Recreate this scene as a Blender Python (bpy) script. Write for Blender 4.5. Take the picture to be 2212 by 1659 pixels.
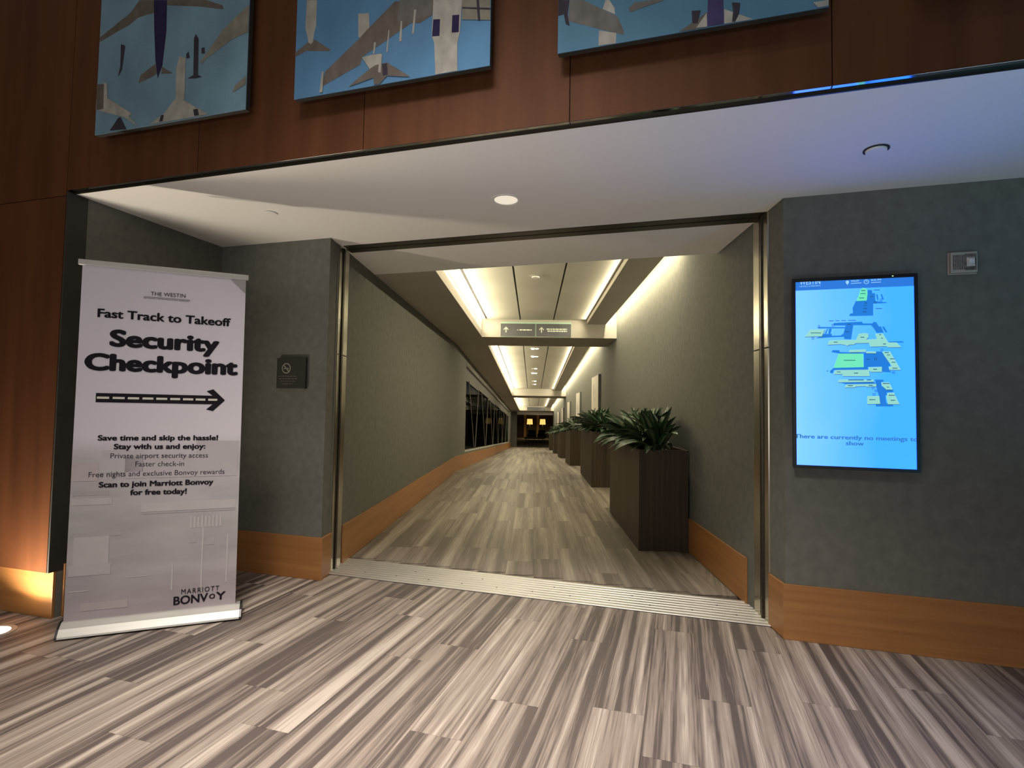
import bpy, bmesh, math, random
from mathutils import Vector, Matrix

for o in list(bpy.data.objects):
    bpy.data.objects.remove(o)
SC = bpy.context.scene
COL = SC.collection
random.seed(7)

# ------------------------------------------------------------------ camera
CAM_H = 1.45
cam_d = bpy.data.cameras.new('camera')
cam = bpy.data.objects.new('camera', cam_d)
COL.objects.link(cam)
cam_d.sensor_fit = 'HORIZONTAL'
cam_d.sensor_width = 36.0
cam_d.lens = 1190.8 / 2212 * 36.0
cam_d.clip_start = 0.05
cam_d.clip_end = 300
P_, R_, A_, C_ = 0.0450155, 0.0163364, 0.2936835, 0.0385371   # pitch, roll, yaw of the lobby, yaw of the corridor
X0 = Vector((1, 0, 0)); F0 = Vector((0, math.cos(P_), math.sin(P_))); U0 = Vector((0, -math.sin(P_), math.cos(P_)))
CX = X0 * math.cos(R_) + U0 * math.sin(R_)
CU = X0 * -math.sin(R_) + U0 * math.cos(R_)
RZ = Matrix.Rotation(A_, 3, 'Z')
CX, CU, CF = RZ @ CX, RZ @ CU, RZ @ F0
cam.matrix_world = Matrix(((CX.x, CU.x, -CF.x, 0), (CX.y, CU.y, -CF.y, 0), (CX.z, CU.z, -CF.z, CAM_H), (0, 0, 0, 1)))
SC.camera = cam

# ------------------------------------------------------------------ world, exposure
w = bpy.data.worlds.new('night')
SC.world = w
w.use_nodes = True
w.node_tree.nodes['Background'].inputs[0].default_value = (0.012, 0.015, 0.03, 1)
w.node_tree.nodes['Background'].inputs[1].default_value = 0.4
SC.view_settings.view_transform = 'Standard'
SC.view_settings.look = 'None'
SC.view_settings.gamma = 1.0
SC.view_settings.use_curve_mapping = False
SC.view_settings.exposure = 0.0

# corridor frame: u runs along the corridor, v across it (0 at its right side), z up
TH = A_ - C_
CD = Vector((-math.sin(TH), math.cos(TH), 0))
CN = Vector((math.cos(TH), math.sin(TH), 0))
OO = Vector((0.56, 4.5, 0))
U_R, SL, U_E = 8.3, 0.0504, 41.0
def rz(u):
    return -SL * (min(u, U_E) - U_R) if u > U_R else 0.0
def W(u, v, z, ramped=True):
    return OO + CD * u + CN * v + Vector((0, 0, z + (rz(u) if ramped else 0)))
VL, VR = -3.42, -0.03
ZC = 2.885        # soffit
ZT = 3.24         # tray panels
YF = 3.985        # lobby facade wall
YP = 2.665        # front of the timber fascia panels

# ------------------------------------------------------------------ lights
def area(name, loc, rot, sx, sy, power, col, spread=180, shape='RECTANGLE'):
    l = bpy.data.lights.new(name, 'AREA')
    l.shape = shape; l.size = sx; l.size_y = sy; l.energy = power; l.color = col; l.spread = math.radians(spread)
    o = bpy.data.objects.new(name, l); COL.objects.link(o)
    o.location = loc; o.rotation_euler = rot
    return o
WARM = (1.0, 0.80, 0.60)
COVE = (1.0, 0.88, 0.60)
area('lobby_light', (-1.1, 0.25, 5.45), (math.radians(20), 0, 0), 1.5, 0.7, 76, (1.0, 0.91, 0.82), 60)
area('lobby_light', (3.4, -1.5, 5.45), (0, 0, 0), 1.5, 1.5, 12, (0.50, 0.76, 1.0), 150)  # added cool fill, tinted to bring blue to floor and soffit
# added wide fill light far behind the camera, with no fixture
area('back_fill_light', (-1.8, -6.6, 1.5), (math.radians(97), 0, 0), 9.0, 2.4, 90, (1.0, 0.96, 0.92), 150)
# added fill light near the floor below the frame, brightening the soffit
area('soffit_fill_light', (-1.5, 0.35, 0.02), (math.radians(155), 0, 0), 2.6, 0.12, 19, (1.0, 0.96, 0.90), 130)
# added cyan-blue fill light, unseen right of the camera, tilted up
area('blue_fill_light', (2.7, 0.9, 0.7), (math.radians(152), 0, math.radians(20)), 0.5, 0.5, 12, (0.03, 0.56, 1.0), 120)
area('lobby_light', (-5.5, -2.0, 5.45), (0, 0, 0), 1.5, 1.5, 25, WARM, 150)
# picture light of the fascia, high on the lobby ceiling
area('picture_light', (-0.6, 1.15, 5.40), (math.radians(32), 0, 0), 2.4, 0.2, 4, (1.0, 0.84, 0.68), 100)

# ------------------------------------------------------------------ materials
def new_mat(name):
    m = bpy.data.materials.new(name); m.use_nodes = True
    nt = m.node_tree
    return m, nt, nt.nodes['Principled BSDF']
def noise_mat(name, c1, c2, scale=(6, 6, 6), rough=0.6, metal=0.0, detail=4.0, bump=0.0, bscale=None, spec=0.5, lo=0.3, hi=0.7, rnd=False):
    m, nt, b = new_mat(name)
    tc = nt.nodes.new('ShaderNodeTexCoord'); mp = nt.nodes.new('ShaderNodeMapping')
    mp.inputs['Scale'].default_value = scale
    nt.links.new(tc.outputs['Object'], mp.inputs['Vector'])
    n = nt.nodes.new('ShaderNodeTexNoise'); n.inputs['Scale'].default_value = 1.0; n.inputs['Detail'].default_value = detail
    nt.links.new(mp.outputs['Vector'], n.inputs['Vector'])
    r = nt.nodes.new('ShaderNodeValToRGB')
    r.color_ramp.elements[0].position = lo; r.color_ramp.elements[0].color = (*c1, 1)
    r.color_ramp.elements[1].position = hi; r.color_ramp.elements[1].color = (*c2, 1)
    nt.links.new(n.outputs['Fac'], r.inputs['Fac'])
    nt.links.new(r.outputs['Color'], b.inputs['Base Color'])
    if rnd:
        oi = nt.nodes.new('ShaderNodeObjectInfo'); ad = nt.nodes.new('ShaderNodeVectorMath'); ad.operation = 'ADD'
        ml = nt.nodes.new('ShaderNodeMath'); ml.operation = 'MULTIPLY'; ml.inputs[1].default_value = 37.0
        nt.links.new(oi.outputs['Random'], ml.inputs[0])
        nt.links.new(tc.outputs['Object'], ad.inputs[0]); nt.links.new(ml.outputs[0], ad.inputs[1])
        nt.links.new(ad.outputs[0], mp.inputs['Vector'])
    b.inputs['Roughness'].default_value = rough; b.inputs['Metallic'].default_value = metal
    b.inputs['Specular IOR Level'].default_value = spec
    if bump:
        n2 = nt.nodes.new('ShaderNodeTexNoise'); n2.inputs['Scale'].default_value = bscale or 200; n2.inputs['Detail'].default_value = 3
        nt.links.new(tc.outputs['Object'], n2.inputs['Vector'])
        bp = nt.nodes.new('ShaderNodeBump'); bp.inputs['Strength'].default_value = bump; bp.inputs['Distance'].default_value = 0.002
        nt.links.new(n2.outputs['Fac'], bp.inputs['Height']); nt.links.new(bp.outputs['Normal'], b.inputs['Normal'])
    return m
def emis(name, col, s):
    m = bpy.data.materials.new(name); m.use_nodes = True; nt = m.node_tree
    b = nt.nodes['Principled BSDF']; b.inputs['Base Color'].default_value = (0.02, 0.02, 0.02, 1)
    b.inputs['Emission Color'].default_value = (*col, 1); b.inputs['Emission Strength'].default_value = s
    b.inputs['Roughness'].default_value = 0.5
    return m

M = {}
M['fabric_wall'] = noise_mat('wallcovering', (0.136, 0.138, 0.120), (0.172, 0.172, 0.150), (16, 16, 14), 0.85, bump=0.5, bscale=260, spec=0.15)
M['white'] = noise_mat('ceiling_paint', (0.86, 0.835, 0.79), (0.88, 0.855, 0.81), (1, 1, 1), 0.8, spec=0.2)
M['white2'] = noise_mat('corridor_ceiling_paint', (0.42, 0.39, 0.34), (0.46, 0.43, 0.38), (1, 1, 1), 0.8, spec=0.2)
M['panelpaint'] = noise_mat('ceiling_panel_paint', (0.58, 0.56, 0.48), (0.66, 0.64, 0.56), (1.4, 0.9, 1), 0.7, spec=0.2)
M['dark'] = noise_mat('dark_gap_shade', (0.02, 0.018, 0.015), (0.03, 0.027, 0.022), rough=0.7)
M['timber'] = noise_mat('brown_veneer', (0.072, 0.025, 0.0095), (0.105, 0.038, 0.0145), (9, 9, 0.8), 0.6, spec=0.15, detail=5, bump=0.15, bscale=90, rnd=True)
M['oak'] = noise_mat('orange_veneer', (0.30, 0.128, 0.038), (0.40, 0.182, 0.058), (1.0, 1.0, 26), 0.42, detail=5, rnd=True)
M['bronze'] = noise_mat('bronze_metal', (0.05, 0.042, 0.03), (0.07, 0.06, 0.045), (3, 3, 30), 0.32, 0.85)
M['satin'] = noise_mat('satin_metal', (0.42, 0.39, 0.32), (0.50, 0.47, 0.39), (60, 60, 1), 0.22, 0.95)
M['alu'] = noise_mat('ribbed_aluminium', (0.66, 0.64, 0.58), (0.74, 0.72, 0.66), (3, 3, 3), 0.42, 0.75)
M['alu_dark'] = noise_mat('groove_aluminium', (0.05, 0.047, 0.042), (0.08, 0.075, 0.07), (2, 60, 3), 0.5, 0.5)
M['reveal'] = noise_mat('polished_dark_trim', (0.62, 0.64, 0.68), (0.66, 0.68, 0.72), (2, 2, 2), 0.08, 1.0)
M['black'] = noise_mat('black_plastic', (0.008, 0.008, 0.009), (0.014, 0.014, 0.016), rough=0.35)
M['silver'] = noise_mat('brushed_silver', (0.50, 0.49, 0.46), (0.57, 0.56, 0.52), (1.5, 60, 60), 0.5, 0.5)
M['planter'] = noise_mat('planter_laminate', (0.045, 0.032, 0.021), (0.075, 0.056, 0.037), (30, 30, 0.8), 0.55, spec=0.25, detail=5, rnd=True)
M['soil'] = noise_mat('soil', (0.015, 0.011, 0.007), (0.05, 0.035, 0.022), (40, 40, 40), 0.95)
M['plaque'] = noise_mat('dark_plaque', (0.035, 0.034, 0.030), (0.045, 0.044, 0.038), rough=0.4)
M['plaque_ink'] = noise_mat('plaque_white', (0.30, 0.30, 0.27), (0.34, 0.34, 0.30), rough=0.6)
M['plaque_dim'] = noise_mat('plaque_small_print', (0.11, 0.11, 0.095), (0.14, 0.14, 0.12), rough=0.6)
M['sign'] = noise_mat('grey_sign_face', (0.085, 0.085, 0.095), (0.11, 0.11, 0.12), rough=0.4)
M['sign_ink'] = noise_mat('sign_white', (0.62, 0.68, 0.55), (0.7, 0.75, 0.62), rough=0.6)
M['sign_edge'] = noise_mat('green_glass_edge', (0.38, 0.55, 0.42), (0.45, 0.62, 0.48), rough=0.2)
M['alarm'] = noise_mat('alarm_housing', (0.36, 0.33, 0.28), (0.42, 0.39, 0.33), rough=0.5)
M['alarm_dark'] = noise_mat('alarm_grille', (0.05, 0.045, 0.035), (0.2, 0.17, 0.13), (60, 60, 60), rough=0.5)
M['lens'] = noise_mat('clear_lens', (0.55, 0.53, 0.5), (0.8, 0.78, 0.75), (50, 50, 50), rough=0.12)
M['canvas'] = noise_mat('white_canvas', (0.60, 0.55, 0.48), (0.70, 0.66, 0.58), (3, 3, 1.2), rough=0.7)
M['canvas_edge'] = noise_mat('dark_frame', (0.08, 0.08, 0.075), (0.11, 0.11, 0.10), rough=0.5)
M['ink'] = noise_mat('black_ink', (0.010, 0.008, 0.013), (0.014, 0.012, 0.017), rough=0.8, spec=0.15)
M['ink2'] = noise_mat('thin_black_ink', (0.035, 0.03, 0.04), (0.045, 0.04, 0.05), rough=0.8, spec=0.15)
M['arrow_dash'] = noise_mat('cream_ink', (0.62, 0.60, 0.50), (0.66, 0.64, 0.54), rough=0.5)
M['shade'] = emis('lit_lamp_shade', (1.0, 0.62, 0.16), 1.15)
M['lounge'] = noise_mat('lounge_wall', (0.045, 0.028, 0.022), (0.07, 0.045, 0.034), (1, 1, 0.6), 0.6)
M['lounge_col'] = noise_mat('lounge_pilaster', (0.42, 0.26, 0.10), (0.52, 0.33, 0.14), (1, 1, 3), 0.5)
M['carpet'] = noise_mat('lounge_carpet', (0.05, 0.045, 0.03), (0.16, 0.15, 0.11), (0.5, 2.5, 1), 0.9)
M['chair'] = noise_mat('dark_upholstery', (0.03, 0.032, 0.03), (0.06, 0.06, 0.055), rough=0.8)
M['steel'] = noise_mat('painted_steel', (0.42, 0.40, 0.35), (0.5, 0.48, 0.42), rough=0.5)
M['blind'] = noise_mat('grey_blind', (0.085, 0.078, 0.07), (0.105, 0.097, 0.087), rough=0.7)
M['steel2'] = noise_mat('grey_steel_brace', (0.17, 0.165, 0.15), (0.22, 0.21, 0.19), rough=0.5)
M['cove'] = emis('cove_strip', (1.0, 0.88, 0.60), 9.0)
M['spot'] = emis('small_lamp', (1.0, 0.93, 0.78), 18.0)
M['downlight_in'] = noise_mat('downlight_reflector', (0.80, 0.76, 0.68), (0.9, 0.86, 0.78), (40, 40, 5), 0.3, 0.3)
M['ground_lens'] = emis('ground_lens', (1.0, 0.86, 0.66), 30.0)
M['screen_hdr'] = emis('screen_header_blue', (0.015, 0.16, 0.62), 1.15)
M['scr_blue'] = emis('screen_map_blue', (0.008, 0.20, 0.72), 1.0)
M['scr_lime'] = emis('screen_map_lime', (0.16, 0.82, 0.50), 1.0)
M['scr_pale'] = emis('screen_map_pale', (0.30, 0.70, 0.62), 1.0)
M['scr_dark'] = emis('screen_map_dark', (0.01, 0.075, 0.20), 1.0)
M['scr_text'] = emis('screen_text', (0.03, 0.20, 0.42), 1.0)
M['scr_white'] = emis('screen_header_text', (0.35, 0.68, 1.0), 1.0)
M['dl'] = emis('downlight_glow', (1.0, 0.88, 0.70), 0.85)
M['led'] = emis('green_led', (0.6, 1.0, 0.5), 1.2)

# the lit display: cyan on the left, bluer to the right; its blue is far over the camera's range
m, nt, b = new_mat('screen_glow'); M['screen'] = m
tc = nt.nodes.new('ShaderNodeTexCoord'); sp = nt.nodes.new('ShaderNodeSeparateXYZ')
nt.links.new(tc.outputs['Generated'], sp.inputs[0])
n = nt.nodes.new('ShaderNodeTexNoise'); n.inputs['Scale'].default_value = 2.0; nt.links.new(tc.outputs['Generated'], n.inputs['Vector'])
ad = nt.nodes.new('ShaderNodeMath'); ad.operation = 'MULTIPLY_ADD'; ad.inputs[1].default_value = 0.5
nt.links.new(n.outputs['Fac'], ad.inputs[0]); nt.links.new(sp.outputs['X'], ad.inputs[2])
r = nt.nodes.new('ShaderNodeValToRGB')
r.color_ramp.elements[0].position = 0.25; r.color_ramp.elements[0].color = (0.22, 0.66, 4.4, 1)
r.color_ramp.elements[1].position = 1.25; r.color_ramp.elements[1].color = (0.06, 0.48, 4.4, 1)
nt.links.new(ad.outputs[0], r.inputs['Fac']); nt.links.new(r.outputs['Color'], b.inputs['Emission Color'])
b.inputs['Emission Strength'].default_value = 1.0
b.inputs['Base Color'].default_value = (0.01, 0.01, 0.01, 1); b.inputs['Roughness'].default_value = 0.2

# vinyl planks: broad streaks, fine grain, one tone per plank
m, nt, b = new_mat('vinyl_plank'); M['plank'] = m
tc = nt.nodes.new('ShaderNodeTexCoord'); oi = nt.nodes.new('ShaderNodeObjectInfo')
ml = nt.nodes.new('ShaderNodeMath'); ml.operation = 'MULTIPLY'; ml.inputs[1].default_value = 91.0
nt.links.new(oi.outputs['Random'], ml.inputs[0])
va = nt.nodes.new('ShaderNodeVectorMath'); va.operation = 'ADD'
nt.links.new(tc.outputs['Object'], va.inputs[0]); nt.links.new(ml.outputs[0], va.inputs[1])
def stretched(sc, det, dist=0.0):
    mp = nt.nodes.new('ShaderNodeMapping'); mp.inputs['Scale'].default_value = sc
    nt.links.new(va.outputs[0], mp.inputs['Vector'])
    n = nt.nodes.new('ShaderNodeTexNoise'); n.inputs['Scale'].default_value = 1; n.inputs['Detail'].default_value = det
    n.inputs['Distortion'].default_value = dist
    nt.links.new(mp.outputs['Vector'], n.inputs['Vector']); return n
nb = stretched((17, 0.22, 1), 2.5, 0.2); ng = stretched((120, 2.5, 1), 5); nc = stretched((38, 1.6, 1), 3, 1.6)
def mathn(op, a, b_):
    q = nt.nodes.new('ShaderNodeMath'); q.operation = op
    for i, s in enumerate((a, b_)):
        if isinstance(s, (int, float)): q.inputs[i].default_value = s
        else: nt.links.new(s, q.inputs[i])
    return q.outputs[0]
f1 = mathn('MULTIPLY', nb.outputs['Fac'], 0.66); f2 = mathn('MULTIPLY', ng.outputs['Fac'], 0.22); f3 = mathn('MULTIPLY', nc.outputs['Fac'], 0.16)
fs = mathn('SUBTRACT', mathn('ADD', mathn('ADD', f1, f2), f3), 0.025)
fs = mathn('ADD', fs, mathn('MULTIPLY', mathn('SUBTRACT', oi.outputs['Random'], 0.5), 0.07))
r = nt.nodes.new('ShaderNodeValToRGB'); e = r.color_ramp.elements
e[0].position = 0.42; e[0].color = (0.10, 0.080, 0.073, 1)
e[1].position = 0.62; e[1].color = (0.47, 0.405, 0.35, 1)
e2 = r.color_ramp.elements.new(0.50); e2.color = (0.25, 0.205, 0.175, 1)
e3 = r.color_ramp.elements.new(0.56); e3.color = (0.325, 0.275, 0.235, 1)
nt.links.new(fs, r.inputs['Fac']); nt.links.new(r.outputs['Color'], b.inputs['Base Color'])
b.inputs['Roughness'].default_value = 0.5; b.inputs['Specular IOR Level'].default_value = 0.22
bp = nt.nodes.new('ShaderNodeBump'); bp.inputs['Strength'].default_value = 0.25; bp.inputs['Distance'].default_value = 0.001
nt.links.new(ng.outputs['Fac'], bp.inputs['Height']); nt.links.new(bp.outputs['Normal'], b.inputs['Normal'])

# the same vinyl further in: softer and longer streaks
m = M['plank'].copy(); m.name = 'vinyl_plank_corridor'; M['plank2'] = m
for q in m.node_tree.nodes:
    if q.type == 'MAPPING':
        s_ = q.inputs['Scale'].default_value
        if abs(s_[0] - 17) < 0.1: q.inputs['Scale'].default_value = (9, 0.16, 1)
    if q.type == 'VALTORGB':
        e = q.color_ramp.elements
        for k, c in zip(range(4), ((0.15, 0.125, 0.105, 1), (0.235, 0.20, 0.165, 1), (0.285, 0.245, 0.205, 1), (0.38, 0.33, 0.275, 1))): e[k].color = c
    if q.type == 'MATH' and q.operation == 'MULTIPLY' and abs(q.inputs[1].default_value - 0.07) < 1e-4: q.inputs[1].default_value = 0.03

# printed banner: mauve sky above, faint terminal picture below (banner-local z is height)
m, nt, b = new_mat('banner_print'); M['banner'] = m
tc = nt.nodes.new('ShaderNodeTexCoord'); sp = nt.nodes.new('ShaderNodeSeparateXYZ'); nt.links.new(tc.outputs['Object'], sp.inputs[0])
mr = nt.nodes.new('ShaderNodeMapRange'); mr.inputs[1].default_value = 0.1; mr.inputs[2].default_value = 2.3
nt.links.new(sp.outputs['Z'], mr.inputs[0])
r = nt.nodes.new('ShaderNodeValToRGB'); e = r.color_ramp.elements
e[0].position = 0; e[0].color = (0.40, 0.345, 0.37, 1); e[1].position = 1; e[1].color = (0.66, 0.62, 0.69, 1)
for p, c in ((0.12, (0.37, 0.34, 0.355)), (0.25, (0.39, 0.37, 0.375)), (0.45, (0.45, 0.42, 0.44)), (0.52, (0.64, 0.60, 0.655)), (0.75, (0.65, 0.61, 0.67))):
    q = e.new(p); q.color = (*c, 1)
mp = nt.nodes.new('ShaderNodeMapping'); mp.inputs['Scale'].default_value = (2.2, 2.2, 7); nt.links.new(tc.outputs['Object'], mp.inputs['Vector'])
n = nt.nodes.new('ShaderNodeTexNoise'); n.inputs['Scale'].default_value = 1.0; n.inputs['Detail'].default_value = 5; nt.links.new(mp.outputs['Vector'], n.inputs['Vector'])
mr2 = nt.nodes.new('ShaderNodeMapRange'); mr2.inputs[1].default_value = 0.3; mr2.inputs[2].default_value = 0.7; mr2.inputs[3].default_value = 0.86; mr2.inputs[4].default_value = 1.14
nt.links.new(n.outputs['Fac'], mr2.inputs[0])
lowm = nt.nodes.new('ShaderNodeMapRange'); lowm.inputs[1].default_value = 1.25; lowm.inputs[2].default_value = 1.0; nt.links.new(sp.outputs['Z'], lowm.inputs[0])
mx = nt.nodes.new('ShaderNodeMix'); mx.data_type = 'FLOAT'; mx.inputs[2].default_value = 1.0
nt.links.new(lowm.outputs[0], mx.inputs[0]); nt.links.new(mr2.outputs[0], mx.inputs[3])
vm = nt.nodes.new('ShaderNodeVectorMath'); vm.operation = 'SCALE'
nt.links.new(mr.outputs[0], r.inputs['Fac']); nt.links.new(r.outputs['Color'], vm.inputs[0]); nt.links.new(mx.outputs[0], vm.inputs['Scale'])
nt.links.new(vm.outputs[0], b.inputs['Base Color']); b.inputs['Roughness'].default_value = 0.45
def faint(name, c):
    M[name] = noise_mat(name, tuple(x * 0.93 for x in c), c, (8, 8, 8), 0.45)
faint('print_pale', (0.475, 0.445, 0.45)); faint('print_dim_shade', (0.38, 0.355, 0.362)); faint('print_warm', (0.46, 0.40, 0.41)); faint('print_grey', (0.465, 0.43, 0.45))

# oil paint colours
def paint(k, c, v=0.82, s=16):
    M['paint_' + k] = noise_mat('paint_' + k, tuple(x * v for x in c), tuple(min(1, x / v) for x in c), (s, s, s * 0.6), 0.8, spec=0.1, bump=0.5, bscale=60)
paint('sky1', (0.155, 0.26, 0.34), 0.80, 3); paint('sky2', (0.088, 0.205, 0.36), 0.86, 3); paint('sky3', (0.085, 0.19, 0.29), 0.88, 3)
paint('g1', (0.12, 0.103, 0.09)); paint('g2', (0.20, 0.19, 0.155)); paint('g3', (0.13, 0.125, 0.12)); paint('w', (0.32, 0.31, 0.28)); paint('w2', (0.33, 0.32, 0.29))
paint('dk', (0.04, 0.035, 0.05)); paint('navy', (0.025, 0.018, 0.06)); paint('purp', (0.055, 0.045, 0.12))

# foliage
m, nt, b = new_mat('leaf'); M['leaf'] = m
tc = nt.nodes.new('ShaderNodeTexCoord'); sp = nt.nodes.new('ShaderNodeSeparateXYZ'); nt.links.new(tc.outputs['UV'], sp.inputs[0])
oi = nt.nodes.new('ShaderNodeObjectInfo')
n = nt.nodes.new('ShaderNodeTexNoise'); n.inputs['Scale'].default_value = 30; nt.links.new(tc.outputs['Object'], n.inputs['Vector'])
d = mathn('ABSOLUTE', mathn('SUBTRACT', sp.outputs['X'], 0.5), 0)
d = mathn('ADD', d, mathn('MULTIPLY', mathn('SUBTRACT', n.outputs['Fac'], 0.5), 0.35))
r = nt.nodes.new('ShaderNodeValToRGB'); e = r.color_ramp.elements
e[0].position = 0.04; e[0].color = (0.12, 0.17, 0.09, 1); e[1].position = 0.20; e[1].color = (0.012, 0.045, 0.014, 1)
nt.links.new(d, r.inputs['Fac'])
hs = nt.nodes.new('ShaderNodeHueSaturation'); hs.inputs['Saturation'].default_value = 0.95
vv = nt.nodes.new('ShaderNodeMapRange'); vv.inputs[3].default_value = 0.6; vv.inputs[4].default_value = 1.5
nt.links.new(oi.outputs['Random'], vv.inputs[0]); nt.links.new(vv.outputs[0], hs.inputs['Value']); nt.links.new(r.outputs['Color'], hs.inputs['Color'])
nt.links.new(hs.outputs[0], b.inputs['Base Color']); b.inputs['Roughness'].default_value = 0.38
# window glass at night
m = bpy.data.materials.new('window_glass'); m.use_nodes = True; nt = m.node_tree; M['glass'] = m
nt.nodes.remove(nt.nodes['Principled BSDF']); out = nt.nodes['Material Output']
tr = nt.nodes.new('ShaderNodeBsdfTransparent'); tr.inputs[0].default_value = (0.75, 0.8, 0.78, 1)
gl = nt.nodes.new('ShaderNodeBsdfGlossy'); gl.inputs['Roughness'].default_value = 0.02; gl.inputs[0].default_value = (0.8, 0.8, 0.8, 1)
ms = nt.nodes.new('ShaderNodeMixShader'); ms.inputs[0].default_value = 0.035; nt.links.new(tr.outputs[0], ms.inputs[1]); nt.links.new(gl.outputs[0], ms.inputs[2])
nt.links.new(ms.outputs[0], out.inputs['Surface'])

# ------------------------------------------------------------------ mesh helpers
class MB:
    def __init__(s): s.v = []; s.f = []; s.m = []; s.uv = None
    def prism(s, pts, mat=0):     # pts: 8 corners, bottom ring then top ring
        i = len(s.v); s.v += [tuple(p) for p in pts]
        for q in ((3, 2, 1, 0), (4, 5, 6, 7), (0, 1, 5, 4), (1, 2, 6, 5), (2, 3, 7, 6), (3, 0, 4, 7)):
            s.f.append(tuple(i + k for k in q)); s.m.append(mat)
        return s
    def box(s, x0, x1, y0, y1, z0, z1, mat=0):
        return s.prism([(x0, y0, z0), (x1, y0, z0), (x1, y1, z0), (x0, y1, z0), (x0, y0, z1), (x1, y0, z1), (x1, y1, z1), (x0, y1, z1)], mat)
    def cbox(s, u0, u1, v0, v1, z0, z1, mat=0, ramped=True):   # box in the corridor frame, following its slope
        cuts = [u0] + [c for c in (U_R, U_E) if u0 < c < u1] + [u1]
        for a, b in zip(cuts, cuts[1:]):
            s.prism([W(a, v0, z0, ramped), W(a, v1, z0, ramped), W(b, v1, z0, ramped), W(b, v0, z0, ramped),
                     W(a, v0, z1, ramped), W(a, v1, z1, ramped), W(b, v1, z1, ramped), W(b, v0, z1, ramped)], mat)
        return s
    def poly(s, pts, depth, mat=0, axis=(0, 1, 0)):            # flat outline pushed back by depth
        i = len(s.v); n = len(pts); ax = Vector(axis) * depth
        s.v += [tuple(p) for p in pts] + [tuple(Vector(p) + ax) for p in pts]
        s.f.append(tuple(range(i, i + n))); s.m.append(mat)
        s.f.append(tuple(range(i + 2 * n - 1, i + n - 1, -1))); s.m.append(mat)
        for k in range(n):
            s.f.append((i + k, i + n + k, i + n + (k + 1) % n, i + (k + 1) % n)); s.m.append(mat)
        return s
    def cyl(s, c, r0, r1, h, n=24, mat=0, axis='Z', cap0=True, cap1=True):
        i = len(s.v); c = Vector(c)
        for k, (r, t) in enumerate(((r0, 0), (r1, h))):
            for j in range(n):
                a = 2 * math.pi * j / n; x, y = r * math.cos(a), r * math.sin(a)
                p = {'Z': Vector((x, y, t)), 'Y': Vector((x, t, y)), 'X': Vector((t, x, y))}[axis]
                s.v.append(tuple(c + p))
        for j in range(n):
            s.f.append((i + j, i + (j + 1) % n, i + n + (j + 1) % n, i + n + j)); s.m.append(mat)
        if cap0: s.f.append(tuple(i + j for j in range(n - 1, -1, -1))); s.m.append(mat)
        if cap1: s.f.append(tuple(i + n + j for j in range(n))); s.m.append(mat)
        return s
    def ring(s, c, ro, ri, h, n=32, mat=0, axis='Z', a0=0, a1=2 * math.pi):
        c = Vector(c); i = len(s.v); full = abs(a1 - a0 - 2 * math.pi) < 1e-6; m_ = n if full else n + 1
        for j in range(m_):
            a = a0 + (a1 - a0) * j / n
            for r, t in ((ro, 0), (ri, 0), (ri, h), (ro, h)):
                x, y = r * math.cos(a), r * math.sin(a)
                s.v.append(tuple(c + (Vector((x, y, t)) if axis == 'Z' else Vector((x, t, y)))))
        for j in range(n if full else n):
            a = i + 4 * j; b_ = i + 4 * ((j + 1) % m_)
            for k in range(4):
                s.f.append((a + k, b_ + k, b_ + (k + 1) % 4, a + (k + 1) % 4)); s.m.append(mat)
        return s
    def mesh(s, name, mats, smooth=False):
        me = bpy.data.meshes.new(name); me.from_pydata(s.v, [], s.f)
        if not isinstance(mats, (list, tuple)): mats = [mats]
        for q in mats: me.materials.append(M[q])
        me.polygons.foreach_set('material_index', s.m)
        if smooth: me.polygons.foreach_set('use_smooth', [True] * len(me.polygons))
        bm = bmesh.new(); bm.from_mesh(me); bmesh.ops.recalc_face_normals(bm, faces=bm.faces); bm.to_mesh(me); bm.free()
        me.update(); return me

def link(name, me, parent=None, loc=None, rot=None):
    o = bpy.data.objects.new(name, me); COL.objects.link(o)
    if parent is not None: o.parent = parent
    if loc is not None: o.location = loc
    if rot is not None: o.rotation_euler = rot
    return o
def put(name, mb, mats, parent=None, loc=None, rot=None, bevel=0, smooth=False):
    o = link(name, mb.mesh(name, mats, smooth), parent, loc, rot)
    if bevel:
        md = o.modifiers.new('bevel', 'BEVEL'); md.width = bevel; md.segments = 2; md.limit_method = 'ANGLE'
    return o
def struct(name, mb, mats, parent=None, **k):
    o = put(name, mb, mats, parent, **k)
    if parent is None: o['kind'] = 'structure'
    return o
def tag(o, label, cat, group=None):
    o['label'] = label; o['category'] = cat
    if group: o['group'] = group
    return o
def thing(name, label, cat, loc=(0, 0, 0), rot=(0, 0, 0), group=None):
    o = link(name, None, None, loc, rot); o.empty_display_size = 0.1
    return tag(o, label, cat, group)

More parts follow.
